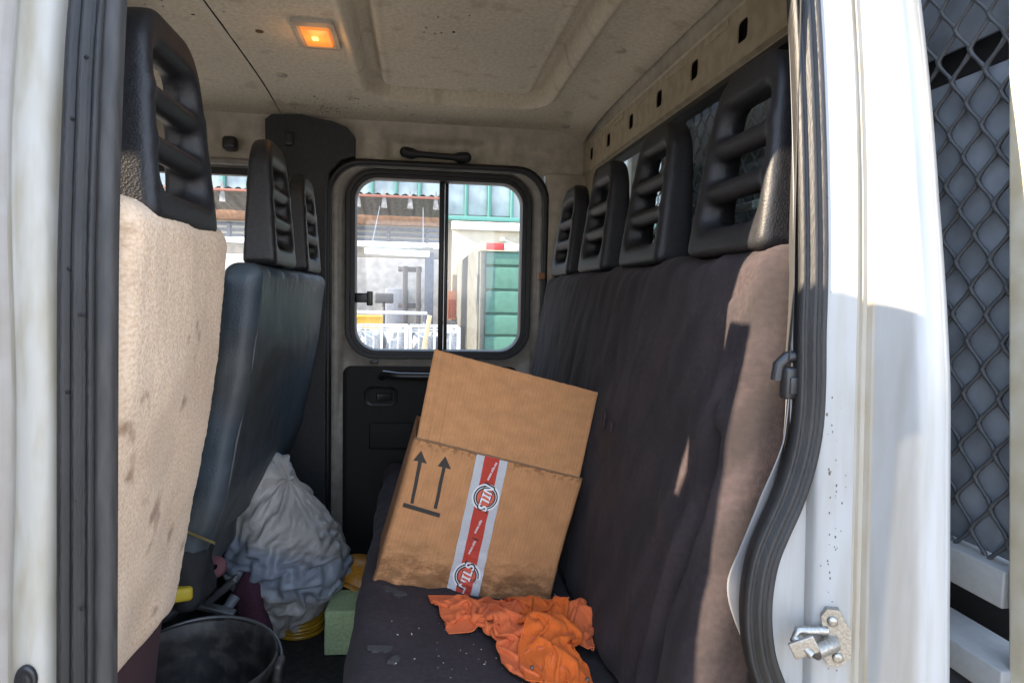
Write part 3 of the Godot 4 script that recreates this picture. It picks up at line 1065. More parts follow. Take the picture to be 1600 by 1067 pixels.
func van_rear_wall(van: Node3D) -> void:
	# cove under the ceiling
	var b := MB.new()
	b.smooth().grid(60, 12, func(u, v):
		var a: float = v * PI / 2
		return Vector3(0.595 + 0.048 * sin(a) - 0.012 * v, 0.655 - 0.075 * (1 - cos(a)), lerpf(-2.56, -0.85, u)))
	part(van, "rear_cove", b, mats.liner_wall)
	b = MB.new()
	b.tube([Vector3(0.598, 0.612, -2.53), Vector3(0.600, 0.632, -2.3), Vector3(0.600, 0.640, -1.69), Vector3(0.600, 0.634, -1.1), Vector3(0.598, 0.615, -0.86)], 0.006, 6)
	part(van, "liner_edge", b, mats.black_rubber)
	# slotted rail: one plate per slot, each with its opening
	b = MB.new()
	var zs := [0.86, 1.03, 1.265, 1.497, 1.724, 1.96, 2.20, 2.42, 2.56]
	var hole := rrect(-0.021, -0.021, 0.021, 0.021, 0.010, 4)
	for i in range(1, 8):
		var c: float = zs[i]
		var d0: float = (zs[i - 1] + c) / 2 if i > 1 else 0.86
		var d1: float = (c + zs[i + 1]) / 2 if i < 7 else 2.56
		var up := PackedVector2Array([Vector2(d0, 0.5275)])
		var dn := PackedVector2Array([Vector2(d1, 0.5275)])
		var pts := []
		for p in hole:
			pts.append(p)
		# upper outline walks the hole's upper half from left to right
		var uph := []
		var dnh := []
		for p in pts:
			if p.y >= 0:
				uph.append(p)
			if p.y <= 0:
				dnh.append(p)
		uph.sort_custom(func(p, q): return p.x < q.x or (p.x == q.x and (p.y < q.y) == (p.x < 0)))
		dnh.sort_custom(func(p, q): return p.x > q.x or (p.x == q.x and (p.y > q.y) == (p.x > 0)))
		up.append(Vector2(c - 0.021, 0.5275))
		for p in uph:
			up.append(p + Vector2(c, 0.5275))
		up.append(Vector2(c + 0.021, 0.5275))
		up.append_array([Vector2(d1, 0.5275), Vector2(d1, 0.578), Vector2(d0, 0.578)])
		dn.append(Vector2(c + 0.021, 0.5275))
		for p in dnh:
			dn.append(p + Vector2(c, 0.5275))
		dn.append(Vector2(c - 0.021, 0.5275))
		dn.append_array([Vector2(d0, 0.5275), Vector2(d0, 0.480), Vector2(d1, 0.480)])
		for poly in [up, dn]:
			var t := Geometry2D.triangulate_polygon(poly)
			for q in range(0, t.size(), 3):
				for x in [0.620, 0.623]:
					b.tri(side(x) * Vector3(poly[t[q]].x, poly[t[q]].y, 0), side(x) * Vector3(poly[t[q + 1]].x, poly[t[q + 1]].y, 0), side(x) * Vector3(poly[t[q + 2]].x, poly[t[q + 2]].y, 0))
		for k in hole.size():
			var p := hole[k] + Vector2(c, 0.5275)
			var q := hole[(k + 1) % hole.size()] + Vector2(c, 0.5275)
			b.quad(side(0.62) * Vector3(p.x, p.y, 0), side(0.62) * Vector3(q.x, q.y, 0), side(0.623) * Vector3(q.x, q.y, 0), side(0.623) * Vector3(p.x, p.y, 0))
	var rail := part(van, "slotted_rail", b, mats.dirty_paint, "dirty beige metal rail with a row of slots above the rear window")
	b = MB.new()
	b.box(Vector3(0.640, 0.47, -2.56), Vector3(0.66, 0.74, -0.85), 0.002)
	part(rail, "backing", b, mat(Color(0.02, 0.015, 0.013), 0.8))
	b = MB.new()
	b.sweep([Vector3(0.62, 0.578, -2.56), Vector3(0.62, 0.578, -0.86)], [Vector3.RIGHT, Vector3.RIGHT], [Vector3.UP, Vector3.UP], [Vector2(0, 0), Vector2(-0.004, 0.004), Vector2(0.004, 0.010), Vector2(0.012, 0.014)], true)
	b.sweep([Vector3(0.62, 0.48, -2.56), Vector3(0.62, 0.48, -0.86)], [Vector3.RIGHT, Vector3.RIGHT], [Vector3.UP, Vector3.UP], [Vector2(0, 0), Vector2(-0.005, -0.004), Vector2(-0.005, -0.010), Vector2(0.004, -0.016), Vector2(0.006, -0.024), Vector2(0.02, -0.024)], true)
	part(rail, "lip", b, mats.dirty_paint)
	for k in 5:
		var c: float = -1.38 - 0.235 * k
		b = MB.new()
		b.rbox(Transform3D(Basis(), Vector3(0.619, 0.565, c)), Vector3(0.006, 0.016, 0.11), 0.003)
		part(rail, "embossed_bar", b, mats.dirty_paint)
	# wall below with the rear window
	b = MB.new()
	b.ring(rrect(0.85, -1.0, 2.57, 0.479, 0.005, 6), rrect(0.98, 0.04, 2.36, 0.452, 0.05, 6), [Vector2(1, 0.03), Vector2(1, 0.0), Vector2(0, 0.0), Vector2(0, 0.03), Vector2(1, 0.03)], side(0.626))
	var wl := part(van, "rear_wall", b, mats.dirty_paint)
	b = MB.new()
	b.ring(rrect(0.965, 0.025, 2.375, 0.458, 0.06, 6), rrect(0.995, 0.055, 2.345, 0.437, 0.04, 6), [Vector2(0, 0), Vector2(0.2, -0.012), Vector2(0.8, -0.012), Vector2(1, 0.01), Vector2(1, 0.02)], side(0.626))
	part(wl, "window_seal", b, mats.black_rubber)
	b = MB.new()
	b.quad(Vector3(0.645, 0.045, -0.985), Vector3(0.645, 0.045, -2.35), Vector3(0.645, 0.447, -2.35), Vector3(0.645, 0.447, -0.985))
	part(wl, "pane", b, mats.pane_dark)


func van_near_side(van: Node3D) -> void:
	# rear door jamb: a pressed profile swept down the leaning body side
	var ys := []
	for i in 41:
		ys.append(lerpf(0.75, -1.0, i / 40.0))
	var path := []
	var us := []
	var ws := []
	for y in ys:
		path.append(Vector3(0, y, zt(y)))
		us.append(Vector3.RIGHT)
		ws.append(Vector3.BACK)
	var b := MB.new()
	for pr in [[Vector2(0.485, -0.030), Vector2(0.500, -0.026), Vector2(0.507, -0.024)], [Vector2(0.507, -0.024), Vector2(0.509, -0.012), Vector2(0.512, -0.007), Vector2(0.520, -0.003), Vector2(0.535, 0.003), Vector2(0.551, 0.008)], [Vector2(0.571, 0.0125), Vector2(0.575, 0.0145), Vector2(0.584, 0.020), Vector2(0.592, 0.0265), Vector2(0.596, 0.0295), Vector2(0.601, 0.031), Vector2(0.608, 0.0305), Vector2(0.625, 0.024), Vector2(0.640, 0.016)], [Vector2(0.640, 0.016), Vector2(0.643, 0.0125), Vector2(0.647, 0.0115), Vector2(0.655, 0.006), Vector2(0.664, -0.002), Vector2(0.669, -0.012), Vector2(0.671, -0.03), Vector2(0.672, -0.35)]]:
		jamb_strip(b, pr, ys)
	var jamb := part(van, "rear_jamb", b, mats.white_paint, "white painted door jamb behind the bench seat")
	b = MB.new()
	var ch := [Vector2(0.551, 0.008), Vector2(0.553, 0.005), Vector2(0.557, 0.004), Vector2(0.559, 0.0075), Vector2(0.561, 0.0045), Vector2(0.566, 0.006), Vector2(0.569, 0.0115), Vector2(0.571, 0.0125)]
	for k in ch.size() - 1:
		jamb_strip(b, [ch[k], ch[k + 1]], ys)
	part(jamb, "drip_channel", b, mats.rust_line)
	b = MB.new()
	b.box(Vector3(0.60, -1.12, -2.60), Vector3(0.672, 0.0, -2.0), 0.01)
	part(jamb, "far_corner", b, mats.white_paint)

	# outline of the door opening, seen from outside, clockwise from the lower left
	var loop := [Vector2(-0.362, -0.95), Vector2(-0.361, -0.70), Vector2(-0.360, -0.446), Vector2(-0.360, -0.2), Vector2(-0.360, 0.007), Vector2(-0.359, 0.15), Vector2(-0.358, 0.305), Vector2(-0.35, 0.42), Vector2(-0.315, 0.475), Vector2(-0.25, 0.50), Vector2(0.0, 0.505), Vector2(0.35, 0.50), Vector2(0.45, 0.475), Vector2(0.482, 0.43), Vector2(0.485, 0.377), Vector2(0.486, 0.25), Vector2(0.487, 0.141), Vector2(0.488, 0.04), Vector2(0.487, -0.039), Vector2(0.488, -0.10), Vector2(0.486, -0.155), Vector2(0.477, -0.205), Vector2(0.462, -0.25), Vector2(0.446, -0.285), Vector2(0.432, -0.318), Vector2(0.424, -0.35), Vector2(0.420, -0.39), Vector2(0.422, -0.43), Vector2(0.430, -0.47), Vector2(0.446, -0.51), Vector2(0.470, -0.56), Vector2(0.49, -0.62), Vector2(0.495, -0.75), Vector2(0.47, -0.88), Vector2(0.42, -0.94), Vector2(0.3, -0.955), Vector2(0.0, -0.955), Vector2(-0.3, -0.955), Vector2(-0.362, -0.95)]
	var fine_loop := []
	for i in loop.size() - 1:
		for k in 4:
			var p0: Vector2 = loop[maxi(i - 1, 0)]
			var p1: Vector2 = loop[i]
			var p2: Vector2 = loop[i + 1]
			var p3: Vector2 = loop[mini(i + 2, loop.size() - 1)]
			fine_loop.append(p1.cubic_interpolate(p2, p0, p3, k / 4.0))
	fine_loop.append(loop[-1])
	path = []
	us = []
	ws = []
	for i in fine_loop.size():
		var a: Vector2 = fine_loop[maxi(i - 1, 0)]
		var c: Vector2 = fine_loop[mini(i + 1, fine_loop.size() - 1)]
		var t := (c - a).normalized()
		path.append(Vector3(fine_loop[i].x, fine_loop[i].y, zt(fine_loop[i].y) - 0.02))
		us.append(Vector3(-t.y, t.x, 0))  # outwards
		ws.append(Vector3.BACK)
	var lips := [Vector2(0.0, -0.012), Vector2(-0.002, 0.002), Vector2(0.0, 0.010), Vector2(0.003, 0.011), Vector2(0.0055, 0.007), Vector2(0.009, 0.0085), Vector2(0.012, 0.015), Vector2(0.016, 0.017), Vector2(0.019, 0.0125), Vector2(0.021, 0.0115), Vector2(0.0235, 0.016), Vector2(0.028, 0.0185), Vector2(0.032, 0.015), Vector2(0.0345, 0.009), Vector2(0.036, 0.0), Vector2(0.036, -0.012)]
	b = MB.new()
	b.sweep(path, us, ws, lips)
	var seal := part(van, "door_seal", b, mats.rubber, "dark ribbed rubber seal round the open side door")
	for y in [0.255, 0.185, 0.02, -0.03, -0.115, -0.235, -0.355]:
		b = MB.new()
		var hx: float = -0.374 - 0.008 * sin(y * 40)
		b.lathe([Vector2(0, 0.0), Vector2(0.002, 0.0), Vector2(0.0024, -0.002)], 8, Transform3D(Basis(Vector3(1, 0, 0), PI / 2), Vector3(hx, y, zt(y) - 0.0045)))
		part(seal, "vent_hole", b, mats.black)

	# smooth trim strip beside the front part of the seal
	path = []
	us = []
	ws = []
	for i in 40:
		var y := lerpf(0.45, -0.98, i / 39.0)
		path.append(Vector3(-0.358, y, zt(y) - 0.022))
		us.append(Vector3.RIGHT)
		ws.append(Vector3.BACK)
	b = MB.new()
	b.sweep(path, us, ws, [Vector2(-0.004, 0.0), Vector2(0.0, 0.006), Vector2(0.004, 0.007), Vector2(0.013, 0.003), Vector2(0.016, -0.003), Vector2(0.017, -0.012)])
	part(van, "front_pillar_trim", b, mats.trim_grey)

	# front jamb with steps
	path = []
	us = []
	ws = []
	for y in ys:
		path.append(Vector3(-0.012 - 0.004 * sin((y - 0.02) * 9) * float(absf(y) < 0.34), y, zt(y)))
		us.append(Vector3.RIGHT)
		ws.append(Vector3.BACK)
	b = MB.new()
	b.sweep(path, us, ws, [Vector2(-0.36, -0.035), Vector2(-0.378, -0.026), Vector2(-0.386, -0.018), Vector2(-0.392, -0.006), Vector2(-0.398, -0.002), Vector2(-0.416, 0.003), Vector2(-0.421, 0.001)])
	b.sweep(path, us, ws, [Vector2(-0.421, 0.001), Vector2(-0.424, -0.006), Vector2(-0.430, -0.007)])
	var fj := part(van, "front_jamb", b, mats.cream_paint, "white painted door jamb behind the driver's seat")
	b = MB.new()
	var fp := [Vector2(-0.430, -0.007), Vector2(-0.438, -0.004), Vector2(-0.4385, 0.0), Vector2(-0.46, 0.002), Vector2(-0.485, 0.004), Vector2(-0.51, 0.004), Vector2(-0.53, -0.05)]
	b.smooth().grid(6, ys.size() - 1, func(u, v):
		var p: Vector2 = fp[roundi(u * 6)]
		var i := roundi(v * (ys.size() - 1))
		var out := table([Vector2(0.75, -0.01), Vector2(0.30, 0.0), Vector2(0.10, 0.02), Vector2(-0.10, 0.045), Vector2(-1.0, 0.055)], ys[i])
		return path[i] + Vector3(p.x, 0, p.y + out * smoothstep(-0.455, -0.485, p.x)))
	part(fj, "outer_skin", b, mats.pink_paint)
	b = MB.new()
	b.lathe([Vector2(0, 0.002), Vector2(0.006, 0.003), Vector2(0.009, 0.001), Vector2(0.012, 0.004), Vector2(0.014, 0.0), Vector2(0.014, -0.003)], 20, Transform3D(Basis(Vector3(1, 0, 0), PI / 2).scaled(Vector3(0.8, 1.2, 1)), Vector3(-0.419, -0.427, zt(-0.427) + 0.003)))
	part(fj, "rubber_plug", b, mats.plastic_black)

	# flat flange between the lower seal curve and the jamb (over the wheel arch)
	b = MB.new()
	b.smooth()
	for i in range(0, path.size() - 1):
		var y0: float = ys[i]
		var y1: float = ys[i + 1]
		if y0 > -0.05 or y1 < -0.96:
			continue
		var xa := arch_x(y0)
		var xb := arch_x(y1)
		b.quad(Vector3(xa, y0, zt(y0) - 0.027), Vector3(0.487, y0, zt(y0) - 0.0295), Vector3(0.487, y1, zt(y1) - 0.0295), Vector3(xb, y1, zt(y1) - 0.027))
	part(jamb, "arch_flange", b, mats.white_paint)

	# striker on the jamb
	var sx := Transform3D((Basis(Vector3.UP, -0.42) * Basis(Vector3(0, 0, 1), 0.10)).scaled(Vector3(0.9, 0.9, 0.9)), Vector3(0.531, -0.425, zt(-0.425) + 0.006))
	b = MB.new()
	b.prism(PackedVector2Array([Vector2(-0.010, -0.041), Vector2(0.006, -0.041), Vector2(0.020, -0.026), Vector2(0.021, 0.010), Vector2(0.008, 0.040), Vector2(-0.008, 0.041), Vector2(-0.016, 0.030), Vector2(-0.016, -0.028)]), -0.012, 0.005, sx)
	var sk := part(jamb, "striker", b, mats.metal, "zinc plated door striker bolted to the jamb")
	b = MB.new()
	b.tube([sx * Vector3(-0.002, -0.008, 0.004), sx * Vector3(-0.030, -0.010, 0.030)], [0.0105, 0.0095], 14)
	b.tube([sx * Vector3(-0.010, 0.010, 0.004), sx * Vector3(-0.050, 0.014, 0.018), sx * Vector3(-0.056, 0.006, 0.024), sx * Vector3(-0.034, -0.012, 0.034)], 0.006, 8)
	b.rbox(sx * Transform3D(Basis(Vector3(0, 0, 1), 0.4), Vector3(-0.044, -0.002, 0.033)), Vector3(0.036, 0.024, 0.006), 0.002)
	part(jamb, "striker_loop", b, mats.metal)
	for p in [Vector2(-0.002, 0.024), Vector2(0.002, -0.028)]:
		b = MB.new()
		b.lathe([Vector2(0, 0.003), Vector2(0.006, 0.003), Vector2(0.0075, 0.001), Vector2(0.0075, -0.004)], 12, sx * Transform3D(Basis(Vector3(1, 0, 0), PI / 2), Vector3(p.x, p.y, 0.006)))
		part(jamb, "striker_bolt", b, mats.metal)
	# chipped paint on the jamb
	b = MB.new()
	for k in 46:
		var y := -0.15 - rng.randf() * 0.25
		var x := 0.528 + rng.randfn() * 0.006
		if k > 26:
			y = lerpf(0.2, -0.5, rng.randf())
			x = 0.515 + rng.randf() * 0.03
		var s := 0.0003 + absf(rng.randfn()) * 0.0006
		var zz := zt(y) + lerpf(-0.007, 0.008, clampf((x - 0.512) / 0.039, 0, 1)) + 0.0012
		b.lathe([Vector2(0, 0.0004), Vector2(s, 0), Vector2(s, -0.002)], 5, Transform3D(Basis(Vector3(1, 0, 0), PI / 2).scaled(Vector3(1, 1.7, 1)), Vector3(x, y, zz)))
	part(jamb, "paint_chip", b, mat(Color(0.12, 0.10, 0.08), 0.9), "", "stuff")

	# the open rear door stands out from the body, left of the view
	b = MB.new()
	b.ring(rrect(-0.08, -0.95, 0.695, 0.585, 0.08, 6), rrect(0.02, -0.17, 0.60, 0.475, 0.06, 6), [Vector2(0, 0), Vector2(1, 0), Vector2(1, 0.05), Vector2(0, 0.05), Vector2(0, 0)], side(-0.53))
	var od := part(van, "open_side_door", b, mats.white_paint)
	b = MB.new()
	b.quad(side(-0.505) * Vector3(0.01, -0.18, 0), side(-0.505) * Vector3(0.61, -0.18, 0), side(-0.505) * Vector3(0.61, 0.48, 0), side(-0.505) * Vector3(0.01, 0.48, 0))
	part(od, "pane", b, mats.pane_smoked)
	b = MB.new()
	b.rbox(Transform3D(Basis(), Vector3(-0.475, -0.56, -0.32)), Vector3(0.012, 0.66, 0.62), 0.005)
	part(od, "door_card", b, mats.trim_grey)


# the pressed jamb bulges outwards lower down
func jamb_strip(b: MB, prof: Array, ys: Array) -> void:
	var n := prof.size() - 1
	b.smooth().grid(n, ys.size() - 1, func(u, v):
		var p: Vector2 = prof[roundi(u * n)]
		var y: float = ys[roundi(v * (ys.size() - 1))]
		var out := table([Vector2(0.75, -0.02), Vector2(0.38, -0.002), Vector2(0.14, 0.012), Vector2(-0.10, 0.035), Vector2(-0.50, 0.046), Vector2(-1.0, 0.05)], y)
		return Vector3(p.x, y, zt(y) + p.y + out * smoothstep(0.565, 0.60, p.x)))


func arch_x(y: float) -> float:
	return table([Vector2(-0.05, 0.50), Vector2(-0.155, 0.50), Vector2(-0.205, 0.492), Vector2(-0.25, 0.478), Vector2(-0.285, 0.462), Vector2(-0.318, 0.449), Vector2(-0.35, 0.442), Vector2(-0.39, 0.438), Vector2(-0.43, 0.44), Vector2(-0.47, 0.447), Vector2(-0.51, 0.462), Vector2(-0.56, 0.485), Vector2(-1.0, 0.486)], y)


func cargo_cage() -> void:
	var cg := thing("cargo_cage", "grey expanded metal headboard of the load bed behind the cab", "cage", Vector3(0.82, -1.0, -1.65))
	var b := MB.new()
	b.rbox(Transform3D(Basis(Vector3.RIGHT, -0.081), Vector3(0.83, 0.0, -0.781)), Vector3(0.06, 1.5, 0.062), 0.006)
	part(cg, "post", b, mats.cage_beige, "beige painted corner post of the cage")
	b = MB.new()
	b.box(Vector3(0.80, -0.56, -2.56), Vector3(0.86, 0.75, -2.50), 0.006)
	part(cg, "post", b, mats.cage_beige)
	b = MB.new()
	b.box(Vector3(0.803, -0.418, -2.50), Vector3(0.85, -0.365, -0.79), 0.003)
	part(cg, "rail", b, mats.rail)
	b = MB.new()
	b.box(Vector3(0.785, -0.535, -2.60), Vector3(0.87, -0.492, -0.765), 0.003)
	part(cg, "bed_edge", b, mats.rail)
	b = MB.new()
	b.box(Vector3(0.803, 0.70, -2.50), Vector3(0.85, 0.75, -0.829), 0.006)
	part(cg, "rail", b, mats.cage_beige)
	b = MB.new()
	b.box(Vector3(0.80, 0.225, -2.50), Vector3(0.815, 0.245, -1.15), 0.004)
	part(cg, "rail", b, mats.cage)
	# zigzag strands of the expanded metal
	var w := 0.031
	var h := 0.080
	var strand := []
	for dir in [-1, 1]:
		b = MB.new()
		var pts := []
		var rad := []
		for i in 29 * 4 + 1:
			var ph := i / 4.0
			var c := cos(ph * PI)
			pts.append(Vector3(0.003 * c * dir, -0.372 + ph * h / 2, (w * 0.5 - 0.0020) * (0.55 * asin(clampf(c, -1, 1)) * 2 / PI + 0.45 * c) * dir))
			rad.append(0.0027 + 0.0010 * absf(c))
		b.tube(pts, rad, 6)
		strand.append(b.mesh())
	for i in range(-1, 53):
		var o := part(cg, "mesh_wire", strand[absi(i) % 2], mats.cage)
		o.position += Vector3(0.826, 0, -0.826 - w * i)
	# sheet standing behind the mesh, and a second one higher up
	b = MB.new()
	b.box(Vector3(0.836, -0.36, -2.10), Vector3(0.840, 0.355, -0.805), 0.001)
	solo("backing_sheet", "dark blue grey sheet standing behind the cage mesh", "panel", b, mats.sheet, Vector3(0.838, -0.36, -1.45))
	b = MB.new()
	b.box(Vector3(0.88, 0.425, -2.10), Vector3(0.886, 0.70, -0.87), 0.001)
	solo("upper_sheet", "grey sheet fixed high behind the cage mesh above the dark gap", "panel", b, mats.sheet, Vector3(0.883, 0.425, -1.45))
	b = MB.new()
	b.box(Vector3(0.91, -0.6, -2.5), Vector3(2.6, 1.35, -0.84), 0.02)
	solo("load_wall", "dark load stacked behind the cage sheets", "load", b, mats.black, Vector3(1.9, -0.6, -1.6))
	b = MB.new()
	b.box(Vector3(0.70, -0.80, -2.55), Vector3(3.8, -0.63, -0.82), 0.01)
	solo("load_bed", "dark flat load bed of the truck behind the cab", "truck bed", b, mat(Color(0.05, 0.05, 0.05), 0.8), Vector3(2, -0.8, -1.7))


var head_mesh: ArrayMesh


func headrest_field(p: Vector3) -> float:
	# p.x thickness, p.y up from the base, p.z across
	var y := p.y
	var t := clampf(y / 0.335, 0, 1)
	var hw := 0.135 - 0.034 * pow(t, 1.6)
	var q := Vector2(p.z * 0.135 / hw, y - 0.1675)
	var r := 0.075 if y > 0.1675 else 0.02
	var outer := sd_rrect(q, Vector2(0.135, 0.1675), r)
	var fl := 0.35 * absf(p.x)
	var inner := sd_rrect(Vector2(p.z * 0.135 / hw, y - 0.163), Vector2(0.090 + fl, 0.104 + fl), 0.03)
	var ring := maxf(outer, -inner)
	var half := lerpf(0.040, 0.023, t)
	var e := Vector2(ring + 0.014, absf(p.x) - half + 0.014)
	var d := Vector2(maxf(e.x, 0), maxf(e.y, 0)).length() + minf(maxf(e.x, e.y), 0.0) - 0.014
	for sy in [0.126, 0.203]:
		var c := Vector2(p.x, y - sy).rotated(0.5)
		var s := sd_rrect(c, Vector2(0.030 - 0.05 * (sy - 0.128), 0.0185), 0.015)
		s = maxf(s, absf(p.z) - 0.105)
		d = smin(d, s, 0.014)
	return d


func add_headrest(parent: Node3D, x: float, y: float, z: float, lean: float, flip: bool, m: Material, tall := 0.92) -> void:
	var o := part(parent, "headrest", head_mesh, m)
	var bs := Basis(Vector3(0, 0, 1), lean)
	if flip:
		bs = bs * Basis(Vector3.UP, PI)
	bs = bs * Basis().scaled(Vector3(1, tall, 1))
	o.transform = Transform3D(bs, o.position + Vector3(x, y, z))


func lean_driver(y: float) -> float:
	return table([Vector2(0.15, -0.322), Vector2(0.087, -0.325), Vector2(-0.12, -0.343), Vector2(-0.37, -0.392), Vector2(-0.57, -0.424), Vector2(-0.9, -0.46)], y)


func lean_pass(y: float) -> float:
	return table([Vector2(0.15, -0.325), Vector2(0.05, -0.328), Vector2(-0.15, -0.350), Vector2(-0.46, -0.410), Vector2(-0.54, -0.440), Vector2(-0.64, -0.485), Vector2(-0.9, -0.58)], y)


func bench_x(y: float) -> float:
	return 0.468 + (y - 0.07) * 0.155


func seats() -> void:
	var hb := MB.new()
	hb.nets(Vector3(-0.06, -0.014, -0.152), Vector3(0.06, 0.35, 0.152), 0.0056, headrest_field)
	head_mesh = hb.mesh()
	var group := "seats inside the van"

	# driver's seat with its fleece cover
	var ds := thing("driver_seat", "driver's seat with a stained beige fleece cover over its back", "seat", Vector3(-0.55, -1.0, -1.03), group)
	add_headrest(ds, -0.368, 0.088, -1.035, 0.02, false, mats.leather, 0.86)
	var b := MB.new()
	b.tint = func(p: Vector3) -> Color:
		var n := wob.get_noise_3d(p.x * 4, p.y * 5, p.z * 5)
		var k := 0.94 + 0.10 * n
		var s := clampf(wob.get_noise_3d(p.x * 7 + 9, p.y * 9, p.z * 12 + 3) * 3.2 - 1.25, 0, 0.75)
		s = maxf(s, 0.20 * smoothstep(0.0, 0.5, wob.get_noise_3d(p.x * 3, p.y * 3.4 + 5, p.z * 3)))
		s = maxf(s, 0.42 * smoothstep(0.05, 0.35, wob.get_noise_3d(p.x * 60, p.y * 60, p.z * 60)) * smoothstep(-0.25, 0.08, p.y) * smoothstep(0.02, 0.14, p.z + 0.25 * p.y))
		return Color(k * (1 - s * 0.75), k * (1 - s * 0.85), k * (1 - s * 0.92))
	b.rbox(Transform3D(Basis(), Vector3(0, -0.225, -1.035)), Vector3(0.12, 0.68, 0.42), 0.045, Vector3i(4, 130, 90), 4, func(p):
		var y: float = p.y - 0.225
		var hem := smoothstep(-0.10, -0.33, p.y)
		var q := Vector3(p.x + lean_driver(y) - 0.06, p.y, p.z)
		q.y += hem * (-0.03 - 0.02 * sin(p.z * 14) + 0.14 * (p.z + 0.1)) * float(p.x > -0.03)
		q.x += 0.008 * wob.get_noise_3d(p.x * 3, p.y * 2.5, p.z * 3.5) + 0.012 * sin(p.z * 26 + p.y * 8) * hem * 0.6
		var fz := wob.get_noise_3d(p.x * 60, p.y * 60, p.z * 60)
		q += Vector3(fz * 0.0013, 0.0, wob.get_noise_3d(p.x * 90 + 5, p.y * 90, p.z * 90) * 0.0025)
		q.z += 0.007 * sin(p.y * 9) * signf(-p.z) * smoothstep(0.12, 0.2, absf(p.z))
		return q)
	part(ds, "fleece_cover", b, mats.fleece, "thick beige fleece cover with dark stains")
	b = MB.new()
	b.rbox(Transform3D(Basis(), Vector3(-0.50, -0.62, -1.03)), Vector3(0.12, 0.62, 0.44), 0.04, Vector3i(2, 8, 4), 3, func(p): return p + Vector3(lean_driver(p.y - 0.62) + 0.42, 0, 0))
	part(ds, "backrest", b, mats.maroon)
	b = MB.new()
	b.rbox(Transform3D(Basis(), Vector3(-0.74, -0.66, -1.03)), Vector3(0.50, 0.15, 0.46), 0.05, Vector3i(4, 1, 4), 4)
	part(ds, "cushion", b, mats.maroon)
	b = MB.new()
	b.box(Vector3(-0.95, -1.0, -1.24), Vector3(-0.52, -0.74, -0.84), 0.02)
	part(ds, "seat_base", b, mats.black)
	b = MB.new()
	b.rbox(Transform3D(Basis(Vector3(0, 0, 1), -0.12), Vector3(-0.475, -0.26, -1.295)), Vector3(0.075, 0.62, 0.075), 0.03, Vector3i(1, 3, 1), 4)
	part(ds, "folded_armrest", b, mats.vinyl)

	# double passenger seat in blue grey vinyl
	var ps := thing("passenger_seat", "double front passenger seat in worn blue grey vinyl with two headrests", "seat", Vector3(-0.6, -1.0, -1.95), group)
	add_headrest(ps, -0.374, 0.062, -1.775, 0.02, false, mats.leather_worn)
	add_headrest(ps, -0.374, 0.062, -2.245, 0.02, false, mats.leather_worn)
	b = MB.new()
	b.tint = func(p: Vector3) -> Color:
		var k := 0.85 + 0.25 * wob.get_noise_3d(p.x * 4, p.y * 3, p.z * 4)
		var blue := smoothstep(-0.9, 0.3, wob.get_noise_3d(p.x * 2 + 7, p.y * 3, p.z * 2) + (0.55 if p.y > 0.02 else 0.0) + clampf((-1.75 - p.z) * 0.9, 0, 0.5) - 0.3)
		return Color(k, k, k).lerp(Color(0.35, 0.72, 1.2), blue * 0.6)
	b.rbox(Transform3D(Basis(), Vector3(0, -0.29, -1.955)), Vector3(0.085, 0.70, 0.985), 0.034, Vector3i(3, 44, 60), 4, func(p):
		var y: float = p.y - 0.29
		var q := Vector3(p.x + lean_pass(y) - 0.043, p.y, p.z)
		q.x += 0.006 * sin((p.z + 0.49) / 0.985 * PI * 2) * float(p.x > 0) + 0.005 * wob.get_noise_3d(p.x * 2, p.y * 5, p.z * 5)
		var gather := smoothstep(0.26, 0.34, p.y)
		q += Vector3(0.004, 0.004, 0) * sin(p.z * 150) * gather * smoothstep(0.36, 0.33, p.y)
		q.y += 0.012 * sin(p.z * 7) * float(p.y < 0) * smoothstep(-0.2, -0.35, p.y)
		return q)
	part(ps, "backrest", b, mats.vinyl)
	for zz in [-1.492, -2.43]:
		b = MB.new()
		var pts := []
		for i in 26:
			var y := lerpf(0.035, -0.60, i / 25.0)
			pts.append(Vector3(lean_pass(y) - 0.004, y, zz + 0.002 * sin(i)))
		b.tube(pts, 0.0035, 6)
		part(ps, "piping", b, mats.vinyl)
	b = MB.new()
	b.rbox(Transform3D(Basis(), Vector3(-0.76, -0.66, -1.955)), Vector3(0.50, 0.15, 0.97), 0.05, Vector3i(4, 1, 6), 4)
	part(ps, "cushion", b, mats.vinyl)
	b = MB.new()
	b.rbox(Transform3D(Basis(), Vector3(-0.50, -0.62, -1.50)), Vector3(0.10, 0.14, 0.10), 0.03, Vector3i(3, 4, 3), 3, func(p): return p + Vector3(wob.get_noise_3d(p.x * 14, p.y * 14, p.z * 14), 0, wob.get_noise_3d(p.x * 14, p.y * 14, p.z * 14 + 5)) * 0.02)
	part(ps, "cover_flap", b, mats.black)
	b = MB.new()
	for i in 24:
		var t := i / 23.0
		b.rbox(Transform3D(Basis(), Vector3(lerpf(-0.487, -0.425, t), lerpf(-0.505, -0.535, t), -1.452)), Vector3(0.0016, 0.006, 0.004), 0.0005)
	part(ps, "zipper", b, mat(Color(0.45, 0.36, 0.14), 0.4, {"metal": 0.8}), "", "stuff")
	b = MB.new()
	b.box(Vector3(-1.0, -1.0, -2.40), Vector3(-0.6, -0.74, -1.55), 0.02)
	part(ps, "seat_base", b, mats.black)
	b = MB.new()
	b.rbox(Transform3D(Basis(Vector3(0, 0, 1), -0.14), Vector3(-0.485, -0.27, -1.405)), Vector3(0.075, 0.62, 0.09), 0.03, Vector3i(1, 3, 1), 4)
	part(ps, "folded_armrest", b, mats.vinyl)

	# rear bench
	var rb := thing("rear_bench", "four seat rear bench under a dusty dark cloth cover", "bench seat", Vector3(0.25, -1.0, -1.65), group)
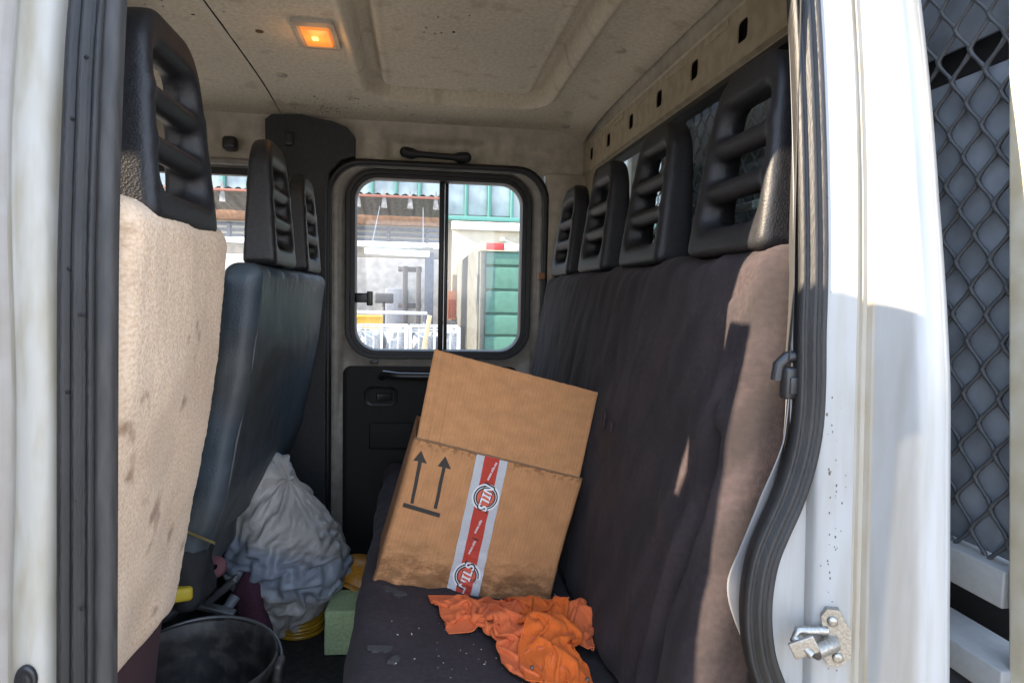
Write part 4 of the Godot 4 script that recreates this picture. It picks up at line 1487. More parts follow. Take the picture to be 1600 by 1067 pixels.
	for z in [-1.018, -1.435, -1.855, -2.275]:
		add_headrest(rb, 0.512, 0.072, z, -0.075, true, mats.leather)
	b = MB.new()
	b.tint = func(p: Vector3) -> Color:
		var streak := wob.get_noise_3d(p.y * 2.2 + p.z * 1.2, p.x, (p.z * 2.0 - p.y) * 5.0)
		var k := 0.68 + 0.75 * streak + 0.25 * wob.get_noise_3d(p.x * 8, p.y * 8, p.z * 8)
		var w := clampf(wob.get_noise_3d(p.x * 3 + 2, p.y * 3, p.z * 3) * 1.2, 0, 0.4)
		k = clampf(k, 0.45, 1.9)
		return Color(k, k * (1 + 0.12 * w), k * (1 + 0.16 * w))
	b.rbox(Transform3D(Basis(), Vector3(0, -0.31, -1.655)), Vector3(0.13, 0.78, 1.63), 0.045, Vector3i(3, 90, 190), 4, func(p):
		var y: float = p.y - 0.31
		var z: float = p.z - 1.655
		var q := Vector3(p.x + bench_x(y) + 0.065, p.y, p.z)
		var front := float(p.x < 0.0)
		q.x -= front * 0.018 * cos((p.y + 0.02) * 3.4) * smoothstep(-0.80, -0.5, p.z) * smoothstep(0.76, 0.40, p.z)
		q.x += 0.007 * wob.get_noise_3d(0, p.y * 3, p.z * 4)
		q.x += front * 0.004 * fine.get_noise_3d(0, p.y * 3 + p.z * 2, p.z * 7)
		# loose cloth hanging in folds at the near end, with a knot
		var zf := -0.920 + 0.02 * sin((y + 0.1) * 4.0) - 0.05 * smoothstep(-0.25, -0.55, y)
		var amp := 0.011 * smoothstep(-0.02, -0.16, y)
		q.x -= front * amp * exp(-pow((z - zf) / 0.012, 2))
		q.x += front * amp * 0.7 * exp(-pow((z - zf - 0.028) / 0.014, 2))
		q.x -= front * amp * 0.55 * exp(-pow((z - zf - 0.055) / 0.012, 2))
		q.x -= front * 0.022 * exp(-(pow((z + 0.895) / 0.012, 2) + pow((y + 0.165) / 0.026, 2)))
		q.x -= front * 0.005 * smoothstep(0.05, -0.03, absf(z + 0.89 + 0.5 * absf(y + 0.10))) * smoothstep(-0.30, -0.12, y) * float(y < 0.0)
		q.y += 0.006 * sin(p.z * 20) * smoothstep(0.3, 0.39, p.y)
		q.x += front * 0.0016 * sin(p.z * 95 + 3 * wob.get_noise_2d(p.z * 4, 1)) * smoothstep(0.22, 0.36, p.y)
		q.x += front * 0.005 * fine.get_noise_3d(1, y * 2.2 - z * 2.6, (z + y * 0.5) * 6.0) * smoothstep(-1.7, -0.95, z)
		return q)
	part(rb, "backrest", b, mats.cover, "dark dusty cloth cover on the bench back")
	b = MB.new()
	b.tint = func(p: Vector3) -> Color:
		var k := 0.85 + 0.3 * wob.get_noise_3d(p.x * 5, p.y * 5, p.z * 5) + 0.35 * clampf(wob.get_noise_3d(p.x * 9 + 3, p.y, p.z * 9) - 0.1, 0, 1)
		return Color(k, k, k * 1.03)
	b.rbox(Transform3D(Basis(), Vector3(0.14, -0.70, -1.66)), Vector3(0.52, 0.16, 1.60), 0.055, Vector3i(60, 2, 130), 5, func(p):
		var x: float = p.x + 0.14
		var q: Vector3 = p
		q.y += -0.606 - 0.19 * (x + 0.1) + 0.70 - 0.08
		q.y += 0.008 * wob.get_noise_3d(p.x * 5, 0, p.z * 4) * float(p.y > 0) + 0.004 * fine.get_noise_3d(p.x * 5, 0, p.z * 5)
		q.x += 0.010 * wob.get_noise_3d(3, 0, p.z * 4) * float(p.x < 0)
		return q)
	part(rb, "cushion", b, mats.cover)
	b = MB.new()
	b.box(Vector3(0.0, -1.0, -2.42), Vector3(0.58, -0.77, -0.93), 0.02)
	part(rb, "seat_base", b, mats.black)
	# pale seam where cushion and back meet
	b = MB.new()
	var sp := []
	for i in 30:
		var t := i / 29.0
		var x := lerpf(0.315, 0.395, t)
		sp.append(Vector3(x, -0.606 - 0.19 * (x + 0.1) + 0.004 + 0.02 * t, lerpf(-1.46, -1.05, t)))
	b.tube(sp, 0.0018, 5)
	part(rb, "seam", b, mat(Color(0.30, 0.27, 0.25), 0.9))
	# torn holes with curled rims
	for h in [[-1.36, -0.255, 0.020, 0.010], [-1.30, -0.262, 0.010, 0.005]]:
		b = MB.new()
		var pts := []
		for k in 14:
			var a := TAU * k / 14
			pts.append(Vector3(bench_x(h[1]) - 0.0265, h[1] + h[2] * sin(a), h[0] + h[3] * cos(a) + h[3] * 0.3 * sin(3 * a)))
		b.tube(pts, 0.003, 6, false, true)
		part(rb, "tear", b, mats.cover)
	# crumbs and lint on the cushion
	b = MB.new()
	for k in 70:
		var x := rng.randf_range(-0.05, 0.33)
		var z := rng.randf_range(-1.45, -1.0)
		if k > 45:
			x = 0.10 + rng.randfn() * 0.08
			z = -1.14 + rng.randfn() * 0.07
		var s := 0.0003 + absf(rng.randfn()) * 0.0005
		b.rbox(Transform3D(Basis(Vector3.UP, rng.randf() * 3), Vector3(x, -0.606 - 0.19 * (x + 0.1) + 0.0065, z)), Vector3(s * 3.0, s, s), s * 0.3)
	part(rb, "lint", b, mat(Color(0.55, 0.52, 0.48), 0.9), "", "stuff")
	# worn patches
	for w in [[-0.045, -1.36, 0.024, 0.3], [-0.06, -1.13, 0.020, 2.1], [-0.035, -1.10, 0.014, 4.0]]:
		b = MB.new()
		var wx: float = w[0]
		var wz: float = w[1]
		var rim := PackedVector2Array()
		for k in 22:
			var a := TAU * k / 22
			var r: float = w[2] * (0.75 + 0.35 * sin(2 * a + w[3]) + 0.16 * sin(5 * a + w[3] * 2) + 0.1 * sin(9 * a))
			rim.append(Vector2(r * cos(a), r * sin(a) * 0.8))
		b.prism(rim, -0.004, 0.0012, Transform3D(Basis(Vector3(0.98, -0.187, 0), Vector3(0, 0, 1), Vector3(0.187, 0.98, 0)), Vector3(wx, cush_y(wx) + 0.003, wz)))
		part(rb, "worn_patch", b, mat(Color(0.10, 0.092, 0.088), 1.0, {"s": 20.0, "tex": [0.05, 4, 0.5, 1.0]}))

	# seat belt hanging beside the bench
	var sb := thing("seat_belt", "seat belt with grey webbing and black guide hanging beside the bench", "seat belt", Vector3(0.5, -0.6, -0.88))
	b = MB.new()
	belt(b, [Vector3(0.497, 0.40, -0.855), Vector3(0.491, 0.12, -0.835), Vector3(0.489, 0.0, -0.825), Vector3(0.485, -0.075, -0.820)], [Vector3(0.45, 0, -1), Vector3(0.42, 0, -1), Vector3(0.42, 0, -1), Vector3(0.45, 0, -1)], 0.024)
	part(sb, "upper_webbing", b, mats.dark_webbing)
	b = MB.new()
	belt(b, [Vector3(0.487, -0.10, -0.818), Vector3(0.482, -0.18, -0.815), Vector3(0.466, -0.25, -0.812), Vector3(0.446, -0.32, -0.812), Vector3(0.434, -0.375, -0.812), Vector3(0.444, -0.43, -0.812), Vector3(0.475, -0.50, -0.812)], [Vector3(0.45, 0, -1), Vector3(0.6, 0.1, -1), Vector3(1, 0.25, -0.5), Vector3(1, 0.25, -0.15), Vector3(1, 0.0, 0.1), Vector3(1, -0.3, 0.1), Vector3(1, -0.5, 0.0)], 0.023)
	part(sb, "lower_webbing", b, mats.webbing)
	b = MB.new()
	b.tube([Vector3(0.496, -0.070, -0.808), Vector3(0.476, -0.072, -0.808), Vector3(0.466, -0.082, -0.808), Vector3(0.464, -0.102, -0.808)], 0.008, 10)
	b.rbox(Transform3D(Basis(Vector3.UP, 0.3), Vector3(0.486, -0.105, -0.806)), Vector3(0.036, 0.042, 0.016), 0.005, Vector3i.ONE, 2)
	b.rbox(Transform3D(Basis(Vector3.UP, 0.3), Vector3(0.485, -0.108, -0.798)), Vector3(0.022, 0.024, 0.007), 0.003, Vector3i.ONE, 2)
	part(sb, "belt_guide", b, mats.plastic_black)
	b = MB.new()
	b.rbox(Transform3D(Basis(Vector3(0, 0, 1), 0.1), Vector3(0.452, 0.078, -2.47)), Vector3(0.026, 0.024, 0.03), 0.004, Vector3i.ONE, 2)
	solo("wooden_block", "small orange brown wooden block at the far end of the bench top", "block", b, mat(Color(0.42, 0.20, 0.09), 0.7, {"s": 12.0, "tex": [0.03, 3, 0.7, 1.0]}), Vector3(0.452, 0.066, -2.47))


func belt(b: MB, ctrl: Array, wide: Array, half: float) -> void:
	var path := []
	var us := []
	var ws := []
	for i in ctrl.size() - 1:
		for k in 8:
			var t := k / 8.0
			var p0: Vector3 = ctrl[maxi(i - 1, 0)]
			var p1: Vector3 = ctrl[i]
			var p2: Vector3 = ctrl[i + 1]
			var p3: Vector3 = ctrl[mini(i + 2, ctrl.size() - 1)]
			path.append(p1.cubic_interpolate(p2, p0, p3, t))
			var w0: Vector3 = wide[i]
			var w1: Vector3 = wide[i + 1]
			us.append(w0.lerp(w1, t).normalized())
	path.append(ctrl[-1])
	us.append((wide[-1] as Vector3).normalized())
	for i in path.size():
		var a: Vector3 = path[maxi(i - 1, 0)]
		var c: Vector3 = path[mini(i + 1, path.size() - 1)]
		ws.append((c - a).normalized().cross(us[i]).normalized())
	var prof := []
	for k in 17:
		prof.append(Vector2(lerpf(-half, half, k / 16.0), 0.0006 + 0.0004 * (k % 2)))
	for k in 17:
		prof.append(Vector2(lerpf(half, -half, k / 16.0), -0.0006))
	prof.append(prof[0])
	b.sweep(path, us, ws, prof)


const BL := Vector3(-0.088, -0.609, -1.41)
const BR := Vector3(0.29, -0.682, -1.41)
const TL := Vector3(-0.003, -0.305, -1.41)
const TR := Vector3(0.359, -0.399, -1.41)


# a point on the carton's front: s across, t up, d proud of it
func face(s: float, t: float, d := 0.0) -> Vector3:
	var p := BL.lerp(BR, s).lerp(TL.lerp(TR, s), t)
	p.x += 0.004 * sin(t * 4.0) * (0.5 - s) * float(t <= 1) + 0.0012 * wob.get_noise_2d(t * 4, s * 2)
	var dent := 0.010 * smoothstep(0.35, 0.0, t) * (0.5 + wob.get_noise_2d(s * 5, t * 5)) + 0.0035 * fine.get_noise_2d(s * 3 + t * 1.5, t * 4 - s) * smoothstep(0.55, 0.1, t)
	dent += 0.006 * sin(PI * clampf(s, 0, 1)) * sin(PI * clampf(t, 0, 1))
	return p + Vector3(0, 0, dent + d)


func belongings() -> void:
	carton()
	rag()
	# black bucket
	var bk := thing("black_bucket", "dirty black rubber bucket standing behind the driver's seat", "bucket", Vector3(-0.38, -1.0, -1.33))
	var bm := mat(Color(0.045, 0.044, 0.043), 0.55, {"s": 4.0, "tex": [0.012, 5, Color(0.45, 0.44, 0.43), Color(1, 0.95, 0.9), 0, 0.35, 0.75], "bump": [0.05, 3, 0.03]})
	var bx := Transform3D(Basis(Vector3(0, 0, 1), -0.05) * Basis(Vector3(1, 0, 0), 0.04).scaled(Vector3(0.93, 0.93, 0.93)), Vector3(-0.425, -1.012, -1.325))
	var b := MB.new()
	b.lathe([Vector2(0, 0.0), Vector2(0.112, 0.0), Vector2(0.118, 0.01), Vector2(0.142, 0.30), Vector2(0.150, 0.305), Vector2(0.152, 0.325), Vector2(0.148, 0.33), Vector2(0.143, 0.325), Vector2(0.137, 0.29), Vector2(0.112, 0.012), Vector2(0, 0.01)], 48, bx)
	part(bk, "tub", b, bm)
	b = MB.new()
	var arc := []
	for k in 21:
		var a := PI * k / 20.0
		arc.append(bx * Vector3(0.158 * cos(a), 0.305 + 0.025 * sin(a), -0.156 * sin(a)))
	b.tube(arc, 0.004, 6)
	part(bk, "handle", b, mats.dark_metal)
	for s in [-1.0, 1.0]:
		b = MB.new()
		b.rbox(bx * Transform3D(Basis(), Vector3(0.157 * s, 0.295, 0)), Vector3(0.02, 0.05, 0.045), 0.008, Vector3i.ONE, 3)
		part(bk, "lug", b, bm)

	# stuffed white sack against the passenger seat
	b = MB.new()
	b.tint = func(p: Vector3) -> Color:
		var band := smoothstep(-0.70, -0.74, p.y + 0.25 * p.x + 0.10) * smoothstep(-0.86, -0.80, p.y + 0.3 * p.x + 0.12)
		var k := 0.85 + 0.25 * wob.get_noise_3d(p.x * 6, p.y * 6, p.z * 6)
		var ink := clampf(wob.get_noise_3d(p.x * 22, p.y * 50, p.z * 20) * 3.0 - 0.8, 0, 0.5) * smoothstep(-0.42, -0.3, p.x) * smoothstep(-0.84, -0.8, p.y) * smoothstep(-0.66, -0.7, p.y)
		return Color(k, k, k).lerp(Color(0.62, 0.78, 1.05) * k, 0.75 * band) * (1.0 - ink)
	var body := func(q: Vector3) -> float:
		var d := cone(q, Vector3(-0.455, -0.55, -2.04), Vector3(-0.370, -0.80, -2.0), 0.078, 0.140)
		d = smin(d, cone(q, Vector3(-0.35, -0.80, -2.0), Vector3(-0.385, -0.94, -1.98), 0.128, 0.070), 0.06)
		d = smin(d, cone(q, Vector3(-0.44, -0.76, -1.96), Vector3(-0.49, -0.77, -1.95), 0.07, 0.035), 0.06)
		return d + 0.010 * wob.get_noise_3d(q.x * 5, q.y * 5, q.z * 5)
	var skin := bag_skin(44, 38, Vector3(-0.385, -0.77, -2.0), body, 1.17)
	b.smooth().grid(110, 95, func(u, v): return patch(skin, 44, 38, u, v))
	solo("stuffed_sack", "stuffed dirty white sack leaning against the passenger seat", "sack", b, mat(Color(0.50, 0.475, 0.44), 0.45, {"s": 2.2, "tex": [0.02, 5, 0.85, 1.0], "bump": [0.02, 3, 0.25, 1], "vc": true}), Vector3(-0.36, -1.0, -2.0))
	# purple cloth under the sack
	b = MB.new()
	b.nets(Vector3(-0.54, -1.01, -2.0), Vector3(-0.36, -0.74, -1.76), 0.008, func(p):
		var d := capsule(p, Vector3(-0.46, -0.83, -1.87), Vector3(-0.43, -0.96, -1.86), 0.042)
		d = smin(d, capsule(p, Vector3(-0.46, -0.80, -1.90), Vector3(-0.49, -0.94, -1.90), 0.035), 0.04)
		d += 0.014 * fine.get_noise_3d(p.x * 6, p.y * 2, p.z * 6)
		return maxf(d, -0.998 - p.y))
	solo("purple_cloth", "crumpled dark purple cloth beside the stuffed sack", "cloth", b, mat(Color(0.085, 0.025, 0.045), 0.9, {"s": 6.0, "tex": [0.03, 3, 0.7, 1.0]}), Vector3(-0.45, -1.0, -1.87))
	# amber coil and yellow hard hat
	var coil := thing("amber_coil", "flat coil of amber plastic strapping lying on the van floor", "coil", Vector3(-0.34, -1.0, -1.985))
	var am := mat(Color(0.42, 0.23, 0.02), 0.3, {"s": 10.0, "tex": [0.03, 3, 0.7, 1.0]})
	for k in 5:
		b = MB.new()
		var r := 0.078 - 0.003 * (k % 2)
		b.lathe([Vector2(0.03, 0.006), Vector2(r - 0.004, 0.0065), Vector2(r, 0.004), Vector2(r, -0.003), Vector2(r - 0.004, -0.005), Vector2(0.03, -0.005)], 36, Transform3D(Basis(Vector3(0, 0, 1), 0.02 * (k - 2)), Vector3(-0.345, -0.992 + k * 0.0105, -1.985)))
		part(coil, "turn", b, am)
	var hh := thing("hard_hat", "dull orange yellow hard hat lying behind the green foam block", "hard hat", Vector3(-0.19, -1.0, -2.05))
	b = MB.new()
	var hx := Transform3D(Basis(Vector3(0, 0, 1), -0.5) * Basis(Vector3(1, 0, 0), -0.4), Vector3(-0.185, -0.935, -2.06))
	var hp := []
	for k in 12:
		var a := PI / 2 * k / 11.0
		hp.append(Vector2(0.112 * cos(a), 0.02 + 0.10 * sin(a)))
	b.lathe(hp, 32, hx)
	var hm := mat(Color(0.55, 0.24, 0.012), 0.4, {"s": 6.0, "tex": [0.03, 3, 0.75, 1.0]})
	part(hh, "shell", b, hm)
	b = MB.new()
	b.lathe([Vector2(0.108, 0.022), Vector2(0.135, 0.012), Vector2(0.138, 0.006), Vector2(0.108, 0.014)], 32, hx)
	part(hh, "brim", b, hm)
	# green foam block
	b = MB.new()
	b.rbox(Transform3D(Basis(Vector3.UP, -0.06), Vector3(-0.17, -0.935, -1.885)), Vector3(0.15, 0.125, 0.14), 0.006, Vector3i(4, 4, 4), 2, func(p): return p + Vector3(1, 1, 1) * 0.003 * wob.get_noise_3d(p.x * 20, p.y * 20, p.z * 20))
	solo("green_block", "pale green foam block on the floor in front of the bench", "block", b, mat(Color(0.44, 0.56, 0.30), 0.9, {"s": 6.0, "tex": [0.03, 4, 0.8, 1.0], "bump": [0.2, 3, 0.08]}), Vector3(-0.17, -0.9985, -1.885))
	# clutter under the passenger seat
	b = MB.new()
	b.tube([Vector3(-0.60, -0.985, -1.62), Vector3(-0.47, -0.80, -1.78)], 0.014, 10)
	solo("steel_tube", "grey steel tube lying among the clutter under the seat", "tube", b, mat(Color(0.16, 0.17, 0.18), 0.5), Vector3(-0.55, -1.0, -1.70))
	var tl := thing("ratchet_strap", "dark ratchet strap with a faded pink roll beside the steel tube", "strap", Vector3(-0.53, -1.0, -1.72))
	b = MB.new()
	b.lathe([Vector2(0.008, -0.012), Vector2(0.026, -0.012), Vector2(0.028, 0), Vector2(0.026, 0.012), Vector2(0.008, 0.012)], 20, Transform3D(Basis(Vector3(1, 0, 0), 1.1), Vector3(-0.505, -0.70, -1.73)))
	part(tl, "strap_roll", b, mat(Color(0.17, 0.06, 0.07), 0.7))
	b = MB.new()
	b.rbox(Transform3D(Basis(Vector3(0, 0, 1), 0.7), Vector3(-0.49, -0.76, -1.72)), Vector3(0.11, 0.018, 0.03), 0.006, Vector3i.ONE, 2)
	b.rbox(Transform3D(Basis(Vector3(0, 0, 1), -0.3), Vector3(-0.50, -0.80, -1.71)), Vector3(0.10, 0.014, 0.03), 0.005, Vector3i.ONE, 2)
	part(tl, "lever", b, mats.dark_metal)
	b = MB.new()
	b.nets(Vector3(-0.70, -1.01, -1.75), Vector3(-0.44, -0.82, -1.45), 0.010, func(p):
		var d := capsule(p, Vector3(-0.60, -0.95, -1.62), Vector3(-0.52, -0.95, -1.58), 0.06)
		return maxf(d + 0.014 * fine.get_noise_3d(p.x * 6, p.y * 6, p.z * 6), -0.998 - p.y))
	solo("black_bag", "slack black bag on the floor under the passenger seat", "bag", b, mats.plastic_black, Vector3(-0.56, -1.0, -1.6))
	b = MB.new()
	b.rbox(Transform3D(Basis(Vector3.UP, 0.3), Vector3(-0.50, -0.64, -1.45)), Vector3(0.06, 0.03, 0.04), 0.008, Vector3i.ONE, 2)
	solo("yellow_box", "small yellow box wedged beside the driver's seat", "box", b, mat(Color(0.45, 0.33, 0.02), 0.6), Vector3(-0.50, -0.655, -1.45))


func carton_image(flap: bool) -> Array:
	var n := 512
	var col := Image.create(n, n, false, Image.FORMAT_RGBA8)
	var hgt := Image.create(n, n, false, Image.FORMAT_RGBA8)
	var st := FastNoiseLite.new()
	st.seed = 21 if flap else 22
	st.frequency = 0.012
	st.fractal_octaves = 5
	for j in n:
		var t := 1.0 - j / float(n - 1)
		for i in n:
			var s := i / float(n - 1)
			var fib := st.get_noise_2d(i * 9.0, j * 1.3)
			var big := st.get_noise_2d(i, j)
			var k := 0.90 + 0.065 * big + 0.04 * fib
			var flute := 0.5 + 0.5 * sin(s * 300.0 + 0.8 * st.get_noise_2d(i * 2, j * 0.3))
			var dirt := 0.0
			if not flap:
				var low := smoothstep(0.40, 0.0, t)
				dirt = clampf(st.get_noise_2d(i * 0.9 + 300, j * 2.0) * 1.1 * low + 0.50 * low * low + st.get_noise_2d(i * 5.0, j * 7.0) * 0.6 * low + 0.12 * low, 0, 0.62)
				var edge := smoothstep(0.93, 1.0, t) * clampf(st.get_noise_2d(i * 4.0, j * 4.0 + 90) * 3.0, 0, 0.6)
				var sp := st.get_noise_2d(i * 11.0 + 50, j * 11.0)
				dirt = maxf(dirt, edge)
				dirt = maxf(dirt, 0.30 * smoothstep(0.02, 0.0, minf(s, 1 - s) + 0.008 * st.get_noise_2d(i, j * 5.0)))
				dirt = maxf(dirt, clampf((sp - 0.42) * 4.0, 0, 0.5) * smoothstep(0.05, 0.35, st.get_noise_2d(i + 700, j)))
			else:
				dirt = clampf(st.get_noise_2d(i * 6.0, j * 6.0) * 2.0 - 0.75, 0, 0.25) * smoothstep(0.4, 0.0, t)
				dirt += 0.22 * smoothstep(0.012, 0.0, minf(minf(s, 1 - s), 1 - t)) + 0.10 * exp(-pow((s - 0.065 + 0.01 * t) / 0.006, 2)) + 0.08 * exp(-pow((s - 0.135 + 0.02 * t) / 0.006, 2))
			k *= 1.0 - 0.028 * flute
			var c := Color(0.785 * k, 0.56 * k, 0.365 * k).lerp(Color(0.42, 0.285, 0.17), dirt)
			col.set_pixel(i, j, c)
			var h := 0.5 + 0.025 * flute + 0.10 * big
			if flap:
				h -= 0.5 * exp(-pow((s - 0.065 + 0.01 * t) / 0.010, 2)) + 0.4 * exp(-pow((s - 0.135 + 0.02 * t) / 0.010, 2)) + 0.15 * exp(-pow((s - 0.30 + 0.05 * t) / 0.012, 2))
			if not flap:
				for cr in [[0.62, 0.05, 0.95, 0.42], [0.70, 0.02, 0.98, 0.22], [0.05, 0.30, 0.30, 0.22], [0.12, 0.20, 0.35, 0.26], [0.60, 0.22, 0.80, 0.30]]:
					var a := Vector2(cr[0], cr[1])
					var d := Vector2(cr[2], cr[3]) - a
					var p := Vector2(s, t + 0.012 * st.get_noise_2d(i * 3, 5)) - a
					var q := clampf(p.dot(d) / d.length_squared(), 0, 1)
					h += 0.26 * exp(-pow((p - d * q).length() / 0.012, 2)) * sin(PI * clampf(q, 0.05, 0.95))
				h += 0.22 * clampf(st.get_noise_2d(i * 2.2 + 90, j * 3.0), -1, 1) * smoothstep(0.5, 0.1, t)
			hgt.set_pixel(i, j, gray(clampf(h, 0, 1)))
	return [ImageTexture.create_from_image(col), ImageTexture.create_from_image(hgt)]


func carton() -> void:
	var cb := thing("cardboard_box", "stained brown cardboard box with raised flap and red and white tape", "box", Vector3(0.12, -0.66, -1.54))
	var board := mat(Color(1, 1, 1), 0.9, {"uv": true})
	var im := carton_image(false)
	board.albedo_texture = im[0]
	board.heightmap_enabled = true
	board.heightmap_texture = im[1]
	board.heightmap_scale = 0.32
	var board2 := mat(Color(1, 1, 1), 0.9, {"uv": true})
	im = carton_image(true)
	board2.albedo_texture = im[0]
	board2.heightmap_enabled = true
	board2.heightmap_texture = im[1]
	board2.heightmap_scale = 0.16
	var back := Vector3(0.0, 0.0, -0.27)
	var b := MB.new()
	b.smooth().grid(60, 50, func(u, v): return face(u, 1 - v))
	b.smooth().grid(2, 50, func(u, v): return face(0, 1 - v) + Vector3(-0.004, 0, -0.006) * u)
	b.smooth().grid(2, 50, func(u, v): return face(1, 1 - v) + Vector3(0.004, 0, -0.006) * u)
	part(cb, "front_panel", b, board)
	var rest := [["side_panel", BL, TL], ["side_panel", BR, TR]]
	for r in rest:
		b = MB.new()
		var lo: Vector3 = r[1]
		var hi: Vector3 = r[2]
		b.smooth().grid(6, 6, func(u, v): return hi.lerp(lo, v) + back * u + Vector3(0, 0, -0.005))
		part(cb, r[0], b, board2)
	b = MB.new()
	b.smooth().grid(6, 6, func(u, v): return TL.lerp(TR, u).lerp(BL.lerp(BR, u), v) + back)
	part(cb, "back_panel", b, board2)
	b = MB.new()
	b.smooth().grid(6, 6, func(u, v): return BL.lerp(BR, u) + back * v + Vector3(0, 0.002, -0.004))
	part(cb, "bottom", b, board2)
	# raised front flap with thickness, its edge ragged
	var fl := Vector3(0.034, -0.121, -1.455)
	var fr := Vector3(0.404, -0.216, -1.455)
	b = MB.new()
	var flap := func(u: float, v: float, d: float) -> Vector3:
		var p := TL.lerp(TR, u * 0.985 + 0.004).lerp(fl.lerp(fr, u), 1 - v) + Vector3(0, 0.003, 0)
		p.z += 0.006 * sin(PI * u) * (1 - v) + 0.002 * sin(u * 40) * smoothstep(0.3, 0.0, u) + d
		p.y += 0.0012 * wob.get_noise_2d(u * 30, v * 30)
		return p
	b.smooth().grid(60, 24, func(u, v): return flap.call(u, v, 0.0))
	b.smooth().grid(60, 24, func(u, v): return flap.call(u, v, -0.004))
	b.smooth().grid(60, 1, func(u, v): return flap.call(u, 0.0, -0.004 * v))
	b.smooth().grid(1, 24, func(u, v): return flap.call(0.0, v, -0.004 * u))
	b.smooth().grid(1, 24, func(u, v): return flap.call(1.0, v, -0.004 * u))
	part(cb, "flap", b, board2)
	b = MB.new()
	var lip := []
	for i in 41:
		lip.append(face(i / 40.0, 1.0) + Vector3(0, 0.001 + 0.001 * wob.get_noise_1d(i * 0.9), 0.001))
	b.tube(lip, 0.0022, 6)
	part(cb, "fold_edge", b, mat(Color(0.22, 0.13, 0.07), 0.95))
	# printed arrows
	var ink := mat(Color(0.035, 0.028, 0.022), 0.8)
	for pr in [[[0.05, 0.93], [0.02, 0.85], [0.048, 0.853], [0.066, 0.56], [0.085, 0.56], [0.070, 0.851], [0.10, 0.85]], [[0.19, 0.93], [0.16, 0.85], [0.188, 0.852], [0.203, 0.56], [0.223, 0.56], [0.208, 0.852], [0.24, 0.85]], [[0.03, 0.555], [0.03, 0.525], [0.25, 0.505], [0.25, 0.535]]]:
		var poly := PackedVector2Array()
		for p in pr:
			poly.append(Vector2(p[0], p[1]))
		b = MB.new()
		stamp(b, poly, 0.0008)
		part(cb, "printed_bar" if pr.size() == 4 else "printed_arrow", b, ink)
	# packing tape down the front
	var white_t := mat(Color(0.66, 0.66, 0.66), 0.35, {"s": 20.0, "tex": [0.03, 3, 0.85, 1.0], "bump": [0.05, 4, 0.12]})
	var red_t := mat(Color(0.62, 0.06, 0.03), 0.35, {"s": 20.0, "tex": [0.03, 3, Color(0.85, 0.8, 0.8), Color(1, 1, 1)], "bump": [0.05, 4, 0.12]})
	b = MB.new()
	b.smooth().grid(10, 90, func(u, v): return face(lerpf(lerpf(0.36, 0.545, u), lerpf(0.405, 0.59, u), v), lerpf(1.005, -0.0, v), 0.0012 + 0.0006 * fine.get_noise_2d(v * 30, u * 1.5)))
	var tp := part(cb, "packing_tape", b, white_t, "white tape with a red stripe and round logos")
	b = MB.new()
	b.smooth().grid(6, 90, func(u, v): return face(lerpf(lerpf(0.408, 0.497, u), lerpf(0.453, 0.542, u), v), lerpf(1.004, -0.0, v), 0.0022 + 0.0006 * fine.get_noise_2d(v * 30, u * 0.7 + 0.3)))
	part(tp, "red_stripe", b, red_t)
	var lw := mat(Color(0.72, 0.72, 0.72), 0.5)
	var lr := mat(Color(0.60, 0.09, 0.05), 0.5)
	var sans := SystemFont.new()
	sans.font_names = PackedStringArray(["Droid Sans"])
	sans.font_weight = 700
	var across := (BR - BL).normalized()
	var up := (TL - BL).normalized()
	up = (up - across * up.dot(across)).normalized()
	for lg in [[0.475, 0.715, -PI / 2 - 0.12], [0.492, 0.135, PI / 2 - 0.12]]:
		var c := face(lg[0], lg[1], 0.0)
		var fx := Transform3D(Basis(across, up, across.cross(up)), c)
		var r := 0.0265
		var layers := [[r + 0.0035, lw, 0.0034], [r, ink, 0.0039], [r - 0.003, lw, 0.0043], [r - 0.0045, ink, 0.0047], [r - 0.0075, lr, 0.0051]]
		for l in layers:
			b = MB.new()
			disc(b, fx, l[0], l[2])
			part(tp, "logo_ring", b, l[1])
		for pass_no in 2:
			var tm := TextMesh.new()
			tm.text = "NILS"
			tm.font = sans
			tm.font_size = 64
			tm.pixel_size = 0.00041
			tm.depth = 0.0003
			tm.curve_step = 2.0
			var o := part(tp, "logo_lettering", tm, ink if pass_no == 0 else lw)
			var skew := Basis(Vector3(1, 0, 0), Vector3(0.22, 1, 0), Vector3(0, 0, 1))
			var sc := Basis().scaled(Vector3(1.12, 1.30, 1) if pass_no == 0 else Vector3(1, 1.06, 1))
			o.transform = Transform3D(fx.basis * Basis(Vector3(0, 0, 1), lg[2]) * skew * sc, fx * Vector3(0, 0, 0.0056 + pass_no * 0.0006))
	for tx in [["www.nils", 0.475, 0.345, PI / 2 - 0.26, lw, 0.00015], ["www.nils", 0.478, 0.50, PI / 2 - 0.26, lw, 0.00015], ["www.nils.eu", 0.470, 0.905, PI / 2 - 0.26, lw, 0.00015], ["i", 0.482, 0.408, PI / 2 - 0.26, ink, 0.0004], ["www.nils", 0.498, 0.04, PI / 2 - 0.2, lw, 0.00015]]:
		var tm := TextMesh.new()
		tm.text = tx[0]
		tm.font = sans
		tm.font_size = 48
		tm.pixel_size = tx[5]
		tm.depth = 0.0003
		var o := part(tp, "tape_lettering", tm, tx[4])
		o.transform = Transform3D(Basis(across, up, across.cross(up)) * Basis(Vector3(0, 0, 1), tx[3]), face(tx[1], tx[2], 0.0036))


func disc(b: MB, fx: Transform3D, r: float, d: float) -> void:
	b.smooth()
	for k in 40:
		var a := TAU * k / 40
		var c := TAU * (k + 1) / 40
		b.tri(fx * Vector3(0, 0, d), fx * Vector3(r * cos(c), r * sin(c), d), fx * Vector3(r * cos(a), r * sin(a), d))


